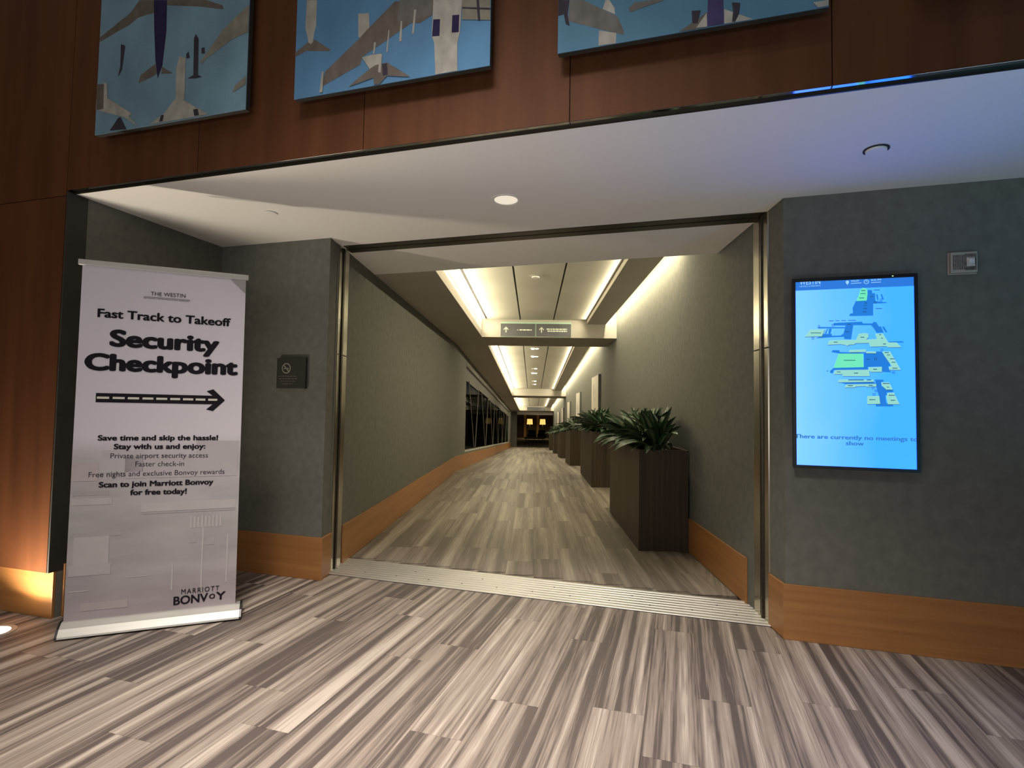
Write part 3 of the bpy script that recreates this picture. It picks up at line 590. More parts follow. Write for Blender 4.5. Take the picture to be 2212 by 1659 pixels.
ART=[[["g1",[[-3757,3915],[-3492,4035],[-3415,4107],[-3288,4081],[-3278,3992],[-3358,3992],[-3418,3988],[-3497,3951],[-3599,3926],[-3755,3882]]],["navy",[[-3291,4082],[-3178,4058],[-3171,3854],[-3192,3624],[-3227,3544],[-3253,3665],[-3276,3881]]],["g1",[[-3178,4058],[-2855,3992],[-2724,3931],[-2718,3904],[-2910,3961],[-3176,4023]]],["g1",[[-3252,3646],[-3373,3591],[-3390,3539],[-3282,3561],[-3234,3580]]],["g1",[[-3192,3616],[-3101,3558],[-3199,3571]]],["dk",[[-2928,3785],[-2903,3750],[-2895,3513],[-2862,3496],[-2918,3494],[-2979,3504],[-2933,3519],[-2941,3757]]],["dk",[[-2997,3667],[-2979,3680],[-2967,3635],[-2996,3637]]],["dk",[[-2876,3684],[-2853,3684],[-2847,3645],[-2874,3646]]],["g2",[[-2522,3894],[-2514,3722],[-2632,3700],[-2836,3609],[-2871,3577],[-2881,3594],[-2716,3768],[-2595,3849]]],["w",[[-3054,3662],[-3000,3637],[-2995,3370],[-3067,3380],[-3073,3573]]],["w",[[-3077,3382],[-3010,3372],[-2799,3247],[-2965,3244],[-3273,3248],[-3159,3302]]],["dk",[[-3183,3294],[-3158,3294],[-3166,3253],[-3195,3253]]],["dk",[[-2921,3294],[-2884,3293],[-2872,3250],[-2909,3251]]],["w",[[-3704,3589],[-3666,3583],[-3654,3477],[-3429,3340],[-3458,3329],[-3372,3246],[-3499,3327],[-3755,3411],[-3755,3484]]],["g1",[[-3757,3589],[-3692,3579],[-3686,3409],[-3750,3410]]],["dk",[[-3557,3830],[-3520,3815],[-3530,3729],[-3540,3651],[-3569,3611],[-3553,3685]]],["g2",[[-2523,3445],[-2522,3394],[-2620,3357],[-2600,3398]]],["dk",[[-3550,3326],[-3530,3331],[-3473,3236],[-3618,3252]]]],[["w",[[-2104,3838],[-2034,3823],[-2034,3666],[-2046,3628],[-2055,3537],[-2076,3541],[-2092,3619],[-2107,3663]]],["g1",[[-2087,3578],[-2166,3533],[-2171,3505],[-2095,3527],[-1937,3499],[-1927,3503],[-2041,3587],[-2063,3562]]],["w",[[-1753,3686],[-1684,3675],[-1678,3587],[-1710,3520],[-1748,3550]]],["g1",[[-1521,3710],[-1285,3669],[-1289,3586],[-1363,3555],[-1416,3565],[-1492,3530],[-1551,3502],[-1719,3426],[-1730,3383],[-1981,3294],[-1959,3382],[-1735,3542],[-1693,3579]]],["g3",[[-1491,3712],[-1291,3671],[-1292,3589],[-1469,3569],[-1506,3604]]],["w",[[-1481,3588],[-1472,3587],[-1472,3471],[-1487,3474]]],["w",[[-1400,3638],[-1386,3635],[-1399,3501],[-1409,3503]]],["w",[[-1555,3553],[-1549,3546],[-1557,3426],[-1566,3427]]],["w",[[-1645,3497],[-1632,3495],[-1639,3429],[-1649,3431]]],["w2",[[-1285,3669],[-1115,3635],[-1125,3456],[-1138,3400],[-1134,3237],[-1263,3248],[-1273,3424],[-1289,3470]]],["navy",[[-1282,3558],[-1242,3553],[-1243,3459],[-1287,3464]]],["navy",[[-1170,3560],[-1130,3555],[-1131,3459],[-1172,3464]]],["g2",[[-1115,3635],[-954,3601],[-952,3491],[-1113,3525]]],["dk",[[-1114,3594],[-953,3557],[-953,3546],[-1114,3585]]],["dk",[[-1033,3618],[-1019,3615],[-1008,3499],[-1022,3502]]],["w",[[-1719,3421],[-1651,3426],[-1597,3422],[-1606,3346],[-1667,3345]]],["g1",[[-1667,3345],[-1631,3361],[-1559,3365],[-1413,3259],[-1556,3288],[-1603,3246],[-1637,3251],[-1641,3291],[-1801,3263],[-1728,3310]]],["w",[[-1606,3423],[-1590,3415],[-1596,3311],[-1612,3319]]],["dk",[[-1589,3359],[-1558,3360],[-1550,3292],[-1581,3292]]],["w",[[-1981,3380],[-1968,3381],[-1973,3259],[-1993,3259]]]],[["dk",[[-597,3528],[-531,3514],[-540,3442],[-529,3379],[-549,3393],[-560,3446],[-594,3442]]],["g3",[[-531,3514],[-461,3500],[-313,3397],[-290,3379],[-262,3308],[-260,3282],[-363,3328],[-493,3386],[-536,3407]]],["w2",[[-351,3478],[-332,3474],[-307,3429],[-303,3395],[-364,3434]]],["w2",[[-382,3328],[-296,3299],[-299,3247],[-383,3252]]],["g3",[[-238,3415],[-207,3435],[-115,3429],[-67,3419],[-176,3402],[-231,3391]]],["purp",[[127,3379],[195,3365],[198,3250],[124,3251]]],["g1",[[-4,3250],[55,3280],[104,3308],[124,3323],[124,3251],[69,3249]]],["w",[[75,3254],[121,3318],[124,3251]]],["w2",[[198,3321],[262,3283],[323,3247],[198,3250]]],["dk",[[55,3340],[95,3335],[81,3275],[58,3280]]],["dk",[[232,3345],[268,3335],[262,3283],[246,3250],[232,3252],[237,3301]]],["w",[[568,3277],[630,3276],[629,3249],[588,3249]]]]]
# ------------------------------------------------------------------ roll-up banner (local x along its width, -y towards the viewer)
BL = 1.014
ban = thing('rollup_banner', 'tall white roll-up banner reading Security Checkpoint with a black arrow', 'banner', (-3.598, 2.45, 0), (0, 0, math.atan2(0.643, 0.784)))
prof = [(0.0, 0.012), (0.004, 0.022), (0.035, 0.060), (0.075, 0.086), (0.095, 0.090), (0.15, 0.084), (0.20, 0.05), (0.21, 0.012)]
bs = MB(); n_ = len(prof); i0 = len(bs.v)
for x in (0.012, BL - 0.012): bs.v += [(x, y, z) for y, z in prof]
for k in range(n_): bs.f.append((k, (k + 1) % n_, n_ + (k + 1) % n_, n_ + k)); bs.m.append(0)
bs.f.append(tuple(range(n_))); bs.m.append(0); bs.f.append(tuple(range(2 * n_ - 1, n_ - 1, -1))); bs.m.append(0)
put('base', bs, 'silver', ban)
for x in (0.0, BL - 0.012):
    c = MB(); pr = [(y + (0.1 - y) * -0.03, z * 1.03 + 0.001) for y, z in prof]
    c.v = [(x, y, z) for y, z in pr] + [(x + 0.012, y, z) for y, z in pr]
    for k in range(n_): c.f.append((k, (k + 1) % n_, n_ + (k + 1) % n_, n_ + k)); c.m.append(0)
    c.f.append(tuple(range(n_))); c.m.append(0); c.f.append(tuple(range(2 * n_ - 1, n_ - 1, -1))); c.m.append(0)
    put('end_cap', c, 'black', ban)
for x in (0.12, BL - 0.12):
    put('foot', MB().box(x - 0.03, x + 0.03, 0.02, 0.19, 0, 0.012), 'black', ban)
put('pole', MB().cyl((BL / 2, 0.14, 0.06), 0.010, 0.008, 2.28, 12), 'silver', ban)
put('top_bar', MB().box(0.0, 0.978, 0.078, 0.104, 2.322, 2.358), 'silver', ban, bevel=0.004)
# print: a very slightly bowed sheet
sh = MB(); NX, NZ = 2, 12
xl = lambda t: 0.018 + 0.004 * t; xr = lambda t: 0.972 - 0.010 * t
for j in range(NZ + 1):
    t_ = j / NZ; z = 0.083 + t_ * (2.326 - 0.083)
    for i in range(NX + 1):
        x = xl(t_) + (xr(t_) - xl(t_)) * i / NX
        sh.v.append((x, 0.090, z)); 
for j in range(NZ):
    for i in range(NX):
        a = j * (NX + 1) + i; sh.f.append((a, a + 1, a + NX + 2, a + NX + 1)); sh.m.append(0)
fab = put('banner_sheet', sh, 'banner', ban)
md = fab.modifiers.new('thick', 'SOLIDIFY'); md.thickness = 0.0012; md.offset = -1
YB = 0.0862
pic = MB()
def rect(x0, x1, z0, z1, mat, y=YB + 0.0006, sk=0.0):
    pic.poly([(x0, y, z0), (x1, y, z0), (x1, y, z1 + sk), (x0, y, z1 + sk)], 0.0004, mat)
# the faint picture of a terminal in the lower half
PM = ['print_pale', 'print_dim_shade', 'print_warm', 'print_grey']
rect(0.03, 0.24, 0.800, 0.842, 0); rect(0.03, 0.22, 0.86, 0.885, 1); rect(0.03, 0.30, 0.60, 0.625, 1)
rect(0.05, 0.235, 0.43, 0.60, 0); rect(0.03, 0.25, 0.36, 0.43, 3); rect(0.40, 0.95, 0.74, 0.80, 0); rect(0.40, 0.95, 0.725, 0.738, 1)
for k in range(9): rect(0.68 + k * 0.022, 0.692 + k * 0.022, 0.62, 0.70 - 0.004 * (k % 3), 0, YB + 0.0005)
for x, z0, z1 in ((0.585, 0.22, 0.40), (0.755, 0.22, 0.62), (0.905, 0.24, 0.56)): rect(x, x + 0.010, z0, z1, 0, YB + 0.0004)
rect(0.70, 0.98 - 0.02, 1.10, 1.20, 3); rect(0.30, 0.95, 0.96, 1.10, 3); rect(0.17, 0.40, 1.00, 1.14, 3); rect(0.02, 0.16, 0.95, 1.06, 2)
rect(0.33, 0.46, 0.325, 0.332, 0); rect(0.04, 0.14, 0.262, 0.270, 0); rect(0.78, 0.83, 0.50, 0.55, 1); rect(0.68, 0.72, 0.52, 0.56, 1)
rect(0.86, 0.92, 1.02, 1.05, 0, YB + 0.0003); rect(0.44, 0.50, 1.03, 1.06, 0, YB + 0.0003); rect(0.10, 0.35, 0.14, 0.19, 2)
put('printed_picture', pic, PM, ban)['kind'] = 'stuff'
put('corner_shade', MB().poly([(0.865, YB, 2.318), (0.962, YB, 2.318), (0.962, YB, 2.225), (0.935, YB, 2.25)], 0.0008), 'print_dim_shade', ban)  # grey triangle standing in for shade on the sheet's upper corner
YT = YB - 0.0002
T_ = lambda s, x0, x1, z0, cap, bold=0.0, z1=None, mat='ink', name='lettering', sp=1.0: text(name, s, x0, x1, z0, cap * 1.12, mat, fab, YT, bold, z1=z1, space=sp)
T_('THE WESTIN', 0.398, 0.598, 2.160, 0.024, 0.0, 2.163, 'ink2')
put('rule', MB().box(0.360, 0.626, YT - 0.0006, YT, 2.1485, 2.1505), 'ink2', ban)
T_('DETROIT METROPOLITAN AIRPORT', 0.360, 0.626, 2.137, 0.008, 0.0, 2.137, 'ink2')
T_('Fast Track to Takeoff', 0.1137, 0.877, 1.994, 0.053, 0.05, 1.988)
T_('Security', 0.184, 0.814, 1.809, 0.106, 0.085, 1.803)
T_('Checkpoint', 0.0578, 0.9332, 1.651, 0.106, 0.085, 1.650)
T_('Save time and skip the hassle!', 0.148, 0.828, 1.205, 0.033, 0.06, 1.203)
T_('Stay with us and enjoy:', 0.235, 0.754, 1.149, 0.033, 0.06, 1.146)
T_('Private airport security access', 0.220, 0.771, 1.091, 0.031, 0.0, 1.086, 'ink2')
T_('Faster check-in', 0.357, 0.632, 1.036, 0.031, 0.0, 1.033, 'ink2')
T_('Free nights and exclusive Bonvoy rewards', 0.110, 0.875, 0.974, 0.031, 0.0, 0.974, 'ink2')
T_('Scan to join Marriott Bonvoy', 0.165, 0.810, 0.907, 0.034, 0.06, 0.905)
T_('for free today!', 0.335, 0.655, 0.852, 0.034, 0.06, 0.848)
T_('MARRIOTT', 0.6475, 0.8705, 0.187, 0.030, 0.004, 0.189, 'ink', 'lettering', 1.25)
T_('BONV', 0.6045, 0.805, 0.120, 0.052, 0.035, 0.124)
T_('O', 0.812, 0.848, 0.138, 0.030, 0.05)
T_('Y', 0.852, 0.911, 0.126, 0.050, 0.035)
ar = MB().poly([(0.127, YT, 1.508), (0.127, YT, 1.449), (0.7865, YT, 1.4475), (0.7475, YT, 1.412), (0.789, YT, 1.401), (0.860, YT, 1.476), (0.787, YT, 1.550), (0.7475, YT, 1.536), (0.7845, YT, 1.506)], 0.0006)
put('arrow', ar, 'ink', ban)
ds = MB()
for a, b_ in ((275, 410), (450, 585), (620, 750), (790, 915), (950, 1080), (1115, 1235), (1270, 1395), (1425, 1545), (1580, 1695)):
    x0 = 0.127 + (a - 262) / 1388 * 0.665; x1 = 0.127 + (b_ - 262) / 1388 * 0.665
    ds.box(x0, x1, YT - 0.0012, YT - 0.0004, 1.4715, 1.4855)
put('arrow_dashes', ds, 'arrow_dash', ban)['kind'] = 'stuff'

# ------------------------------------------------------------------ wall display
scr = thing('wall_display', 'lit blue portrait wall display showing floor maps, on the right grey wall', 'screen', (1.0565, YF, 1.102))
DX, DZ = 1.0565, 1.102
L2 = lambda x, z: (x / 1000 - DX, z / 1000 - DZ)
put('housing', MB().box(-0.345, 0.345, -0.045, 0, 0.004, 1.219), 'black', scr, bevel=0.004)
sm = MB(); sm.v = [(-0.331, 0, 0), (0.331, 0, 0), (0.331, 0, 1.185), (-0.331, 0, 1.185)]; sm.f = [(0, 1, 2, 3)]; sm.m = [0]
put('display_panel', MB().box(0, 0.662, 0, 0.004, 0, 1.187), 'screen', scr, (-0.331, -0.049, 0.018))
bz = MB().box(-0.349, -0.330, -0.057, -0.040, 0, 1.223).box(0.330, 0.349, -0.057, -0.040, 0, 1.223).box(-0.330, 0.330, -0.057, -0.040, 0, 0.020).box(-0.330, 0.330, -0.057, -0.040, 1.201, 1.223)
bzo = put('bezel', bz, 'black', scr)
put('indicator_light', MB().box(0.212, 0.220, -0.0585, -0.057, 1.209, 1.214), 'led', bzo)

YS = -0.0496
put('header_band', MB().box(-0.330, 0.330, YS, YS + 0.0006, 1.146, 1.206), 'screen_hdr', scr)
MATS = {'blue': 'scr_blue', 'lime': 'scr_lime', 'pale': 'scr_pale', 'icon': 'scr_dark', 'tick': 'scr_dark'}
for k, (key, mt) in enumerate(MATS.items()):
    q = MB()
    for j, p in enumerate(MAP[key]):
        pts = [L2(*c) for c in p]
        y = YS - 0.0004 - 0.0004 * k - 0.00001 * (j % 20)
        if key == 'icon':
            (x0, z0), (x1, z1) = pts[0], pts[2]
            zlo, zhi = min(z0, z1), max(z0, z1); t_ = (x1 - x0) * 0.2
            for r_ in ((x0, x1, zlo, zlo + t_), (x0, x1, zhi - t_, zhi), (x0, x0 + t_, zlo, zhi), (x1 - t_, x1, zlo, zhi)):
                q.poly([(r_[0], y, r_[2]), (r_[1], y, r_[2]), (r_[1], y, r_[3]), (r_[0], y, r_[3])], 0.0002)
            continue
        q.poly([(x, y, z) for x, z in pts], 0.0002)
        if key == 'pale':
            q.poly([(x + 0.0015, y + 0.0004, z - 0.003) for x, z in pts], 0.0001, 1)
        if key in ('blue', 'lime', 'pale'):
            put({'blue': 'map_corridor', 'lime': 'map_hall', 'pale': 'map_room'}[key], q, [mt, 'scr_dark'] if key == 'pale' else mt, scr); q = MB()
    if q.v: put({'icon': 'map_icons', 'tick': 'map_captions'}[key], q, mt, scr)['kind'] = 'stuff'
S_ = lambda s, x0, x1, z0, cap, mat='scr_text', bold=0.02: text('lettering', s, x0 - DX, x1 - DX, z0 - DZ, cap, mat, scr, YS - 0.001, bold, 0.0003)
S_('There are currently no meetings to', 0.716, 1.396, 1.292, 0.028, bold=0.06)
S_('show', 1.006, 1.107, 1.256, 0.028, bold=0.06)
S_('WESTIN', 0.7517, 0.872, 2.285, 0.032, 'scr_white', 0.01)
S_('HOTELS & RESORTS', 0.7517, 0.872, 2.270, 0.009, 'scr_white', 0.0)
S_('VALLEY', 1.045, 1.092, 2.2895, 0.012, 'scr_white', 0.02)
S_('8:42 PM', 1.157, 1.212, 2.2895, 0.012, 'scr_white', 0.02)
hd = MB()
hd.poly([(x - DX, YS - 0.0006, z - DZ) for x, z in ((1.045, 2.281), (1.104, 2.283), (1.104, 2.2795), (1.045, 2.2775))], 0.0003)
hd.poly([(x - DX, YS - 0.0006, z - DZ) for x, z in ((1.157, 2.281), (1.211, 2.282), (1.211, 2.2785), (1.157, 2.2775))], 0.0003)
hd.poly([(1.0255 - DX + 0.0095 * math.cos(a), YS - 0.0006, 2.290 - DZ + 0.0095 * math.sin(a)) for a in [math.radians(-20 + 20 * i) for i in range(12)]] + [(1.0255 - DX, YS - 0.0006, 2.271 - DZ)], 0.0003)
hd.ring((1.131 - DX, YS - 0.0009, 2.286 - DZ), 0.014, 0.0108, 0.0003, 24, axis='Y')
hd.box(1.130 - DX, 1.1325 - DX, YS - 0.0009, YS - 0.0006, 2.286 - DZ, 2.294 - DZ).box(1.130 - DX, 1.137 - DX, YS - 0.0009, YS - 0.0006, 2.285 - DZ, 2.287 - DZ)
put('header_symbols', hd, 'scr_white', scr)['kind'] = 'stuff'

# ------------------------------------------------------------------ fire alarm, no smoking plaque
t = thing('fire_alarm', 'small beige fire alarm horn and strobe on the grey wall above the display', 'alarm', (1.656, YF, 2.383))
put('housing', MB().box(-0.069, 0.069, -0.035, 0, -0.064, 0.064), 'alarm', t, bevel=0.006)
put('back_plate', MB().box(-0.074, 0.074, -0.008, 0, -0.069, 0.069), 'alarm', t, bevel=0.003)
gr = MB()
for k in range(7): gr.box(-0.058 + k * 0.009, -0.053 + k * 0.009, -0.0375, -0.034, -0.045, 0.045)
put('horn_grille', gr, 'alarm_dark', t)['kind'] = 'stuff'
sr = put('strobe_recess', MB().box(0.004, 0.060, -0.0375, -0.034, -0.05, 0.05), 'alarm_dark', t)
put('strobe_lens', MB().prism([(0.010, -0.036, -0.028), (0.054, -0.036, -0.028), (0.054, -0.036, 0.030), (0.010, -0.036, 0.030), (0.020, -0.055, -0.012), (0.044, -0.055, -0.012), (0.044, -0.055, 0.016), (0.020, -0.055, 0.016)]), 'lens', sr)

t = thing('no_smoking_sign', 'small dark square no smoking plaque on the grey niche wall behind the banner', 'sign', (-3.186, 4.0, 1.725))
put('plaque', MB().box(-0.146, 0.146, -0.028, 0, -0.132, 0.132), 'plaque', t, bevel=0.002)
sy = MB().ring((-0.048, -0.0292, 0.042), 0.045, 0.037, 0.001, 32, axis='Y')
sy.poly([(-0.078, -0.0292, 0.068), (-0.072, -0.0292, 0.074), (-0.018, -0.0292, 0.016), (-0.024, -0.0292, 0.010)], 0.001)
sy.box(-0.074, -0.030, -0.0292, -0.0282, 0.036, 0.044).box(-0.028, -0.022, -0.0292, -0.0282, 0.036, 0.044)
put('symbol', sy, 'plaque_ink', t)
ln = MB()
random.seed(3)
for r_, z in enumerate((-0.026, -0.048, -0.070, -0.092)):
    x = -0.120 + (0, 0.0, 0.015, 0.035)[r_]; xe = (0.055, 0.065, 0.045, 0.02)[r_]
    while x < xe:
        wd = random.uniform(0.014, 0.032); ln.box(x, min(x + wd, xe), -0.0290, -0.0282, z - 0.0035, z + 0.0035); x += wd + 0.007
put('small_print', ln, 'plaque_dim', t)['kind'] = 'stuff'

# ------------------------------------------------------------------ paintings
where = ['leftmost painting of aircraft on pale blue sky, with one dark blue fuselage',
         'second painting from the left, big grey airliner wing and tail on blue sky',
         'third painting from the left, with a purple fuselage and grey wing tips on blue',
         'rightmost painting, mostly out of view above the top right of the timber fascia']
KP = 0.977
PB = ['g1', 'g2', 'g3', 'w', 'w2', 'dk', 'navy', 'purp']
for i, (x0, x1, zb) in enumerate(((-3.757, -2.519, 3.240), (-2.170, -0.952, 3.247), (-0.589, 0.631, 3.247), (0.975, 2.195, 3.247))):
    t = thing('painting', where[i], 'painting', ((x0 + x1) / 2 * KP, 2.59, 1.45 + (zb - 1.45) * KP), (0, 0, 0), 'aircraft paintings on the timber fascia')
    t.scale = (KP, 1, KP)
    hw = (x1 - x0) / 2; xc = (x0 + x1) / 2
    put('canvas', MB().box(-hw, hw, 0, 0.004, 0, 1.22), 'paint_' + ['sky1', 'sky2', 'sky3', 'sky3'][i], t)
    put('frame', MB().box(-hw, hw, 0.004, 0.034, 0, 1.22), 'dark', t)
    if i < 3:
        for j, (c, pts) in enumerate(ART[i]):
            lp = [(min(max(x / 1000 - xc, -hw + 0.0005), hw - 0.0005), -0.0003 - 0.00022 * j, min(max(z / 1000 - zb, 0.0005), 1.2195)) for x, z in pts]
            put('painted_shape', MB().poly(lp, 0.0001), 'paint_' + c, t)
        # upper part of the picture, above the photograph's frame
        for (cx_, cz, s_) in ((-0.3, 1.02, 0.9), (0.32, 1.08, 0.6)):
            im = MB(); im.poly([(cx_ + a * s_ * 0.1, -0.006, min(1.219, cz + b_ * s_ * 0.1)) for a, b_ in ((-0.12, -1), (0.12, -1), (0.15, 0.2), (1.3, -0.4), (1.3, -0.2), (0.15, 0.9), (0.1, 1.3), (-0.1, 1.3), (-0.15, 0.9), (-1.3, -0.2), (-1.3, -0.4), (-0.15, 0.2))], 0.0001)
            put('painted_shape', im, 'paint_w', t)
    for sx in (-0.35, 0.35):
        for sz in (0.2, 1.0): put('wall_spacer', MB().box(sx - 0.02, sx + 0.02, 0.034, 0.0748, sz - 0.02, sz + 0.02), 'canvas_edge', t)

# ------------------------------------------------------------------ fittings in the soffit
t = thing('recessed_downlight', 'round recessed downlight in the white soffit above the threshold', 'downlight', (-1.140, 3.555, ZC))
put('trim_ring', MB().ring((0, 0, -0.004), 0.105, 0.088, 0.006, 40), 'white', t, smooth=False)
put('reflector', MB().cyl((0, 0, -0.002), 0.089, 0.078, 0.010, 36, cap0=False, cap1=True), 'downlight_in', t)
put('lamp', MB().cyl((0, 0, -0.0015), 0.080, 0.080, 0.002, 36), 'dl', t)
t = thing('ceiling_disc', 'round dark rimmed cover in the blue lit right part of the soffit', 'ceiling fitting', (1.020, 3.36, ZC))  # closed recessed disc with a dark edge
put('cover', MB().cyl((0, 0, -0.016), 0.050, 0.052, 0.016, 32), 'white', t, smooth=False)
put('dark_rim', MB().ring((0, 0, -0.006), 0.062, 0.052, 0.0055, 32), 'dark', t)
t = thing('sprinkler', 'small white sprinkler cover in the bright left part of the soffit', 'sprinkler', (-2.921, 3.36, ZC))
put('cover_plate', MB().cyl((0, 0, -0.012), 0.046, 0.046, 0.008, 28), 'white', t)
put('gap_ring', MB().cyl((0, 0, -0.005), 0.038, 0.038, 0.0055, 28), 'dark', t)
t = thing('sprinkler', 'sprinkler head in the middle panel of the nearest corridor ceiling tray', 'sprinkler', W(3.13, -1.667, ZT))
put('cover_plate', MB().cyl((0, 0, -0.03), 0.055, 0.05, 0.02, 24), 'white', t)
put('stem', MB().cyl((0, 0, -0.012), 0.02, 0.02, 0.012, 16), 'dark', t)
names = ['nearest', 'second nearest', 'third', 'fourth', 'fifth', 'farthest']
for k, u in enumerate((10.83, 12.30, 15.22, 16.63, 19.57, 21.03)):
    t = thing('tray_spotlight', '%s small bright spotlight along the middle tray of the corridor ceiling' % names[k], 'spotlight', W(u, -1.60, ZT), (0, 0, TH), 'tray spotlights')
    put('ring', MB().ring((0, 0, -0.012), 0.07, 0.045, 0.012, 20), 'white', t)
    put('lamp', MB().cyl((0, 0, -0.02), 0.046, 0.046, 0.018, 16), 'spot', t)
    put('arm_glint', MB().box(-0.14, -0.07, -0.012, 0.012, -0.03, -0.005), 'spot' if k in (0, 1, 3) else 'white', t)  # on some fittings this bar glows, standing in for a glint

# ground light by the timber pier
t = thing('ground_uplight', 'small round bright uplight set in the floor by the brown timber pier', 'uplight', (-4.095, 2.43, 0))
put('rim', MB().ring((0, 0, 0.0), 0.115, 0.085, 0.008, 32), 'silver', t)
put('lens', MB().cyl((0, 0, 0.0), 0.086, 0.080, 0.006, 32), 'ground_lens', t)
area('ground_lamp', (-4.095, 2.43, 0.012), (math.pi, 0, 0), 0.13, 0.13, 25, (1.0, 0.88, 0.70), 140, 'DISK')

# ------------------------------------------------------------------ signs on the corridor beams
t = thing('direction_sign', 'grey two-panel direction sign with white arrows on the first ceiling beam', 'sign', W(6.79, -1.643, 2.895), (0, 0, TH))
put('backing', MB().box(-0.705, 0.705, -0.020, 0, 0, 0.30), 'sign_edge', t)
put('sign_panel', MB().box(-0.703, -0.010, -0.028, -0.018, 0.008, 0.262), 'sign', t)
put('sign_panel', MB().box(0.010, 0.703, -0.028, -0.018, 0.008, 0.262), 'sign', t)
def up_arrow(mb, x, z, h):
    mb.box(x - 0.010, x + 0.010, -0.0295, -0.028, z - h / 2, z + h / 2 - 0.01)
    mb.poly([(x - 0.045, -0.0295, z + h / 2 - 0.048), (x, -0.0295, z + h / 2), (x + 0.045, -0.0295, z + h / 2 - 0.048), (x + 0.045, -0.0295, z + h / 2 - 0.072), (x, -0.0295, z + h / 2 - 0.026), (x - 0.045, -0.0295, z + h / 2 - 0.072)], 0.0015)
for x in (-0.595, 0.115):
    aw = MB(); up_arrow(aw, x, 0.143, 0.115); put('arrow', aw, 'sign_ink', t)
wd = MB(); random.seed(5)
def words(x, xe, z, h, lo=0.03, hi=0.07, gp=0.010):
    while x < xe - 0.01:
        w_ = random.uniform(lo, hi); wd.box(x, min(x + w_, xe), -0.0295, -0.028, z, z + h); x += w_ + gp
words(-0.375, -0.345, 0.128, 0.012); words(-0.325, -0.080, 0.124, 0.026); words(0.215, 0.625, 0.145, 0.024); words(0.235, 0.625, 0.105, 0.024)
put('small_print', wd, 'sign_ink', t)['kind'] = 'stuff'
t = thing('direction_sign', 'distant grey direction sign on the last ceiling beam above the lounge opening', 'sign', W(39.2, -1.41, 2.91), (0, 0, TH))
put('sign_panel', MB().box(-0.72, 0.72, -0.03, 0, 0, 0.26), 'sign', t)
aw = MB(); up_arrow(aw, -0.62, 0.14, 0.12); put('arrow', aw, 'sign_ink', t)
wd = MB(); words(-0.42, -0.08, 0.12, 0.03); words(0.08, 0.60, 0.12, 0.03); put('small_print', wd, 'plaque_ink', t)['kind'] = 'stuff'

# ------------------------------------------------------------------ canvases down the right wall
names = ['nearest', 'second nearest', 'third', 'fourth', 'fifth']
for k, (u0, u1) in enumerate(((9.25, 10.75), (14.6, 16.1), (19.7, 21.2), (24.8, 26.3), (29.6, 31.1))):
    um = (u0 + u1) / 2
    t = thing('wall_art', '%s tall white canvas on the right corridor wall above the planters' % names[k], 'picture', W(um, VR, 1.36), (0, 0, TH), 'white canvases along the ramp')
    hw = (u1 - u0) / 2
    put('frame', MB().box(-0.060, 0, -hw, hw, 0, 1.06), 'canvas_edge', t)
    put('canvas', MB().box(-0.070, -0.055, -hw + 0.02, hw - 0.02, 0.02, 1.04), 'canvas', t)
    br = MB(); random.seed(20 + k)
    for q in range(5):
        y_ = random.uniform(-0.3, 0.3); z_ = random.uniform(0.1, 0.6)
        br.poly([(-0.0706, y_ + dy, z_ + dz) for dy, dz in ((0, 0), (0.05, 0.02), (0.09, 0.25), (0.03, 0.34), (0.045, 0.15))], 0.0004, axis=(1, 0, 0))
    put('brush_marks', br, 'canvas_edge', t)['kind'] = 'stuff'

# ------------------------------------------------------------------ planters
def leaf_mesh(L, w_, a0, a1, twist, name='leaf'):
    n = 9; vs = []; fs = []; uv = []
    p = Vector((0, 0, 0)); side0 = Vector((1, 0, 0))
    for i in range(n + 1):
        t_ = i / n; a = a0 + (a1 - a0) * t_ ** 1.2
        if i: p = p + Vector((0, math.sin(a), math.cos(a))) * (L / n)
        if t_ < 0.22: ww = 0.006
        else:
            q = (t_ - 0.22) / 0.78; ww = max(0.001, w_ / 2 * math.sin(math.pi * min(1, q ** 0.75)) ** 0.75 if q < 1 else 0.001)
        tw = twist * t_
        sd = Vector((math.cos(tw), 0, math.sin(tw)))
        nrm = Vector((0, -math.cos(a), math.sin(a)))
        up = nrm * (ww * 0.35)
        vs += [tuple(p - sd * ww + up), tuple(p), tuple(p + sd * ww + up)]; uv += [(0, t_), (0.5, t_), (1, t_)]
    for i in range(n):
        b_ = 3 * i
        fs += [(b_, b_ + 1, b_ + 4, b_ + 3), (b_ + 1, b_ + 2, b_ + 5, b_ + 4)]
    me = bpy.data.meshes.new(name); me.from_pydata(vs, [], fs); me.materials.append(M['leaf'])
    ul = me.uv_layers.new(name='uv')
    for lp in me.loops: ul.data[lp.index].uv = uv[lp.vertex_index]
    me.polygons.foreach_set('use_smooth', [True] * len(me.polygons)); me.update()
    return me
random.seed(11)
LEAVES = [leaf_mesh(0.52, 0.095, 0.10, 0.9, 0.3), leaf_mesh(0.52, 0.100, 0.45, 1.7, -0.4), leaf_mesh(0.50, 0.095, 0.8, 2.15, 0.3),
          leaf_mesh(0.58, 0.085, 0.25, 1.25, 0.5), leaf_mesh(0.42, 0.090, 0.6, 1.9, -0.3), leaf_mesh(0.50, 0.085, 0.05, 0.45, 0.2)]
REACH = [max(v.co.y for v in q.vertices) + 0.03 for q in LEAVES]
names = ['nearest', 'second nearest', 'third nearest', 'fourth nearest', 'fifth nearest', 'farthest']
PLN = ((1.63, 2.15), (6.29, 2.35), (12.18, 2.3), (17.9, 2.3), (24.1, 2.3), (31.0, 2.3))
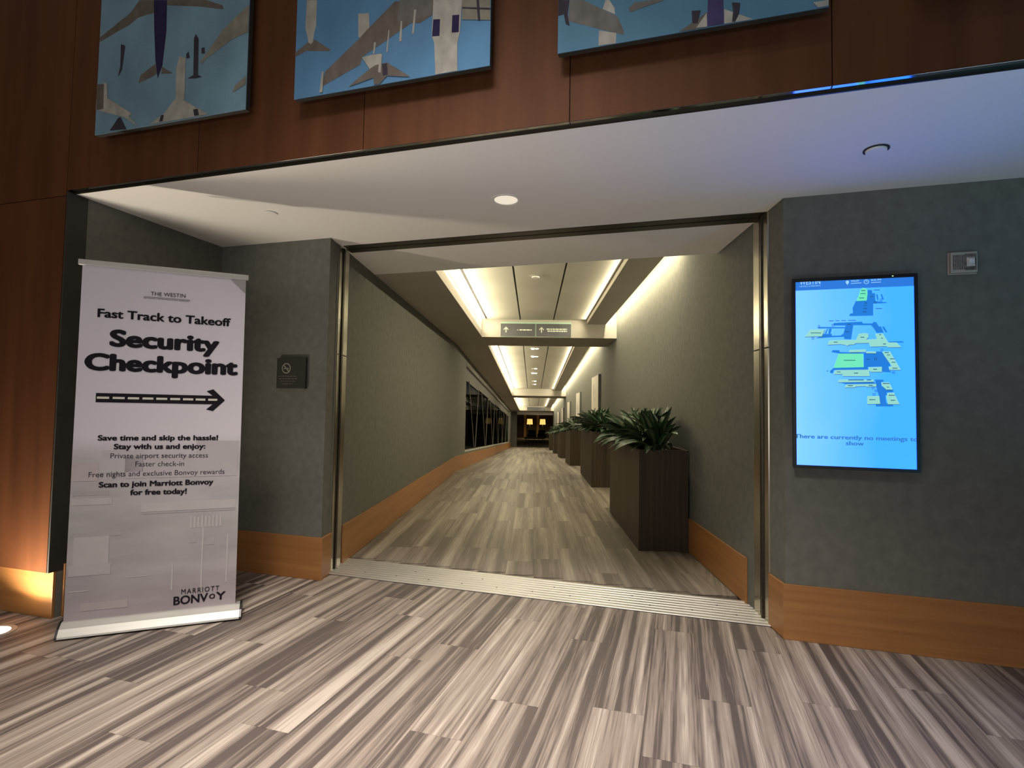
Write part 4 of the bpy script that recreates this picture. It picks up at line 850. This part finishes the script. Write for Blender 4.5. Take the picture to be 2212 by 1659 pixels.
for k, (u0, ln_) in enumerate(PLN):
    um = u0 + ln_ / 2; hl = ln_ / 2
    t = thing('planter', '%s tall brown box planter of green leafy plants in the corridor' % names[k], 'planter', W(um, -0.305, 0), (0, 0, TH), 'planters along the right corridor wall')
    sl = SL if u0 > U_R else 0.0
    def pr(x0, x1, y0, y1, z0, z1, mb=None):
        mb = mb or MB()
        f = lambda x, y, z: (x, y, z - sl * y)
        return mb.prism([f(x0, y0, z0), f(x1, y0, z0), f(x1, y1, z0), f(x0, y1, z0), f(x0, y0, z1), f(x1, y0, z1), f(x1, y1, z1), f(x0, y1, z1)])
    X_, H_ = 0.255, 1.045
    mb = pr(-X_, X_, -hl, -hl + 0.02, 0.0, H_); pr(-X_, X_, hl - 0.02, hl, 0.0, H_, mb); pr(-X_, -X_ + 0.02, -hl + 0.02, hl - 0.02, 0, H_, mb); pr(X_ - 0.02, X_, -hl + 0.02, hl - 0.02, 0, H_, mb)
    put('box', mb, 'planter', t)
    put('soil', pr(-X_ + 0.02, X_ - 0.02, -hl + 0.02, hl - 0.02, 0.8, H_ - 0.05), 'soil', t)
    ncr = 9 if k < 2 else 7
    nl = (32, 30, 20, 14, 12, 12)[k]
    for c in range(ncr):
        if nl * ncr > 290: nl = 290 // ncr
        cy = -hl + 0.12 + (ln_ - 0.32) * c / (ncr - 1); cx_ = random.uniform(-0.10, 0.07)
        for j in range(nl):
            az = 2 * math.pi * j / nl + random.uniform(-0.35, 0.35)
            kind = random.choices(range(6), (3, 6, 7, 4, 7, 2))[0]
            dx = -math.sin(az)
            sc = random.uniform(0.75, 1.12)
            if dx < -0.4 and kind in (1, 2, 4): sc *= 1.18
            px = cx_ + random.uniform(-0.03, 0.03); py = cy + random.uniform(-0.03, 0.03)
            room = (0.262 if k == 0 else 0.19) - px - 0.03        # leaves turn up where the wall is close
            if dx > 0.05:
                if dx * REACH[kind] * sc > room: kind = random.choice((5, 5, 0))
                sc = min(sc, max(0.3, room / (dx * REACH[kind])))
            link('leaf', LEAVES[kind], t, (px, py, H_ - 0.06 - sl * py), (0, 0, az)).scale = (sc, sc, sc)

# ------------------------------------------------------------------ added housings for two fill lights, unseen beside the camera
t = thing('fill_light_trough', 'added steel trough for the fill light on the lobby floor below the view', 'floor light', (-1.5, 0.35, 0))
put('trough', MB().box(-1.34, 1.34, -0.10, -0.08, 0, 0.03).box(-1.34, 1.34, 0.075, 0.085, 0, 0.012).box(-1.34, 1.34, -0.08, 0.075, 0, 0.006), 'silver', t)
t = thing('added_kiosk', 'added low blue kiosk tilted upwards as fill light, unseen right of the viewer', 'kiosk', (2.7, 0.9, 0), (0, 0, math.radians(20)))
put('foot', MB().box(-0.3, 0.3, -0.25, 0.2, 0, 0.03), 'black', t, bevel=0.004)
put('column', MB().box(-0.05, 0.05, -0.14, -0.04, 0.03, 0.60), 'bronze', t)
o = put('display_panel', MB().box(-0.29, 0.29, -0.29, 0.29, -0.03, -0.012), 'screen_hdr', t, (0, 0, 0.70))  # glowing face added to go with the blue fill light
o.rotation_euler = (math.radians(-28), 0, 0)
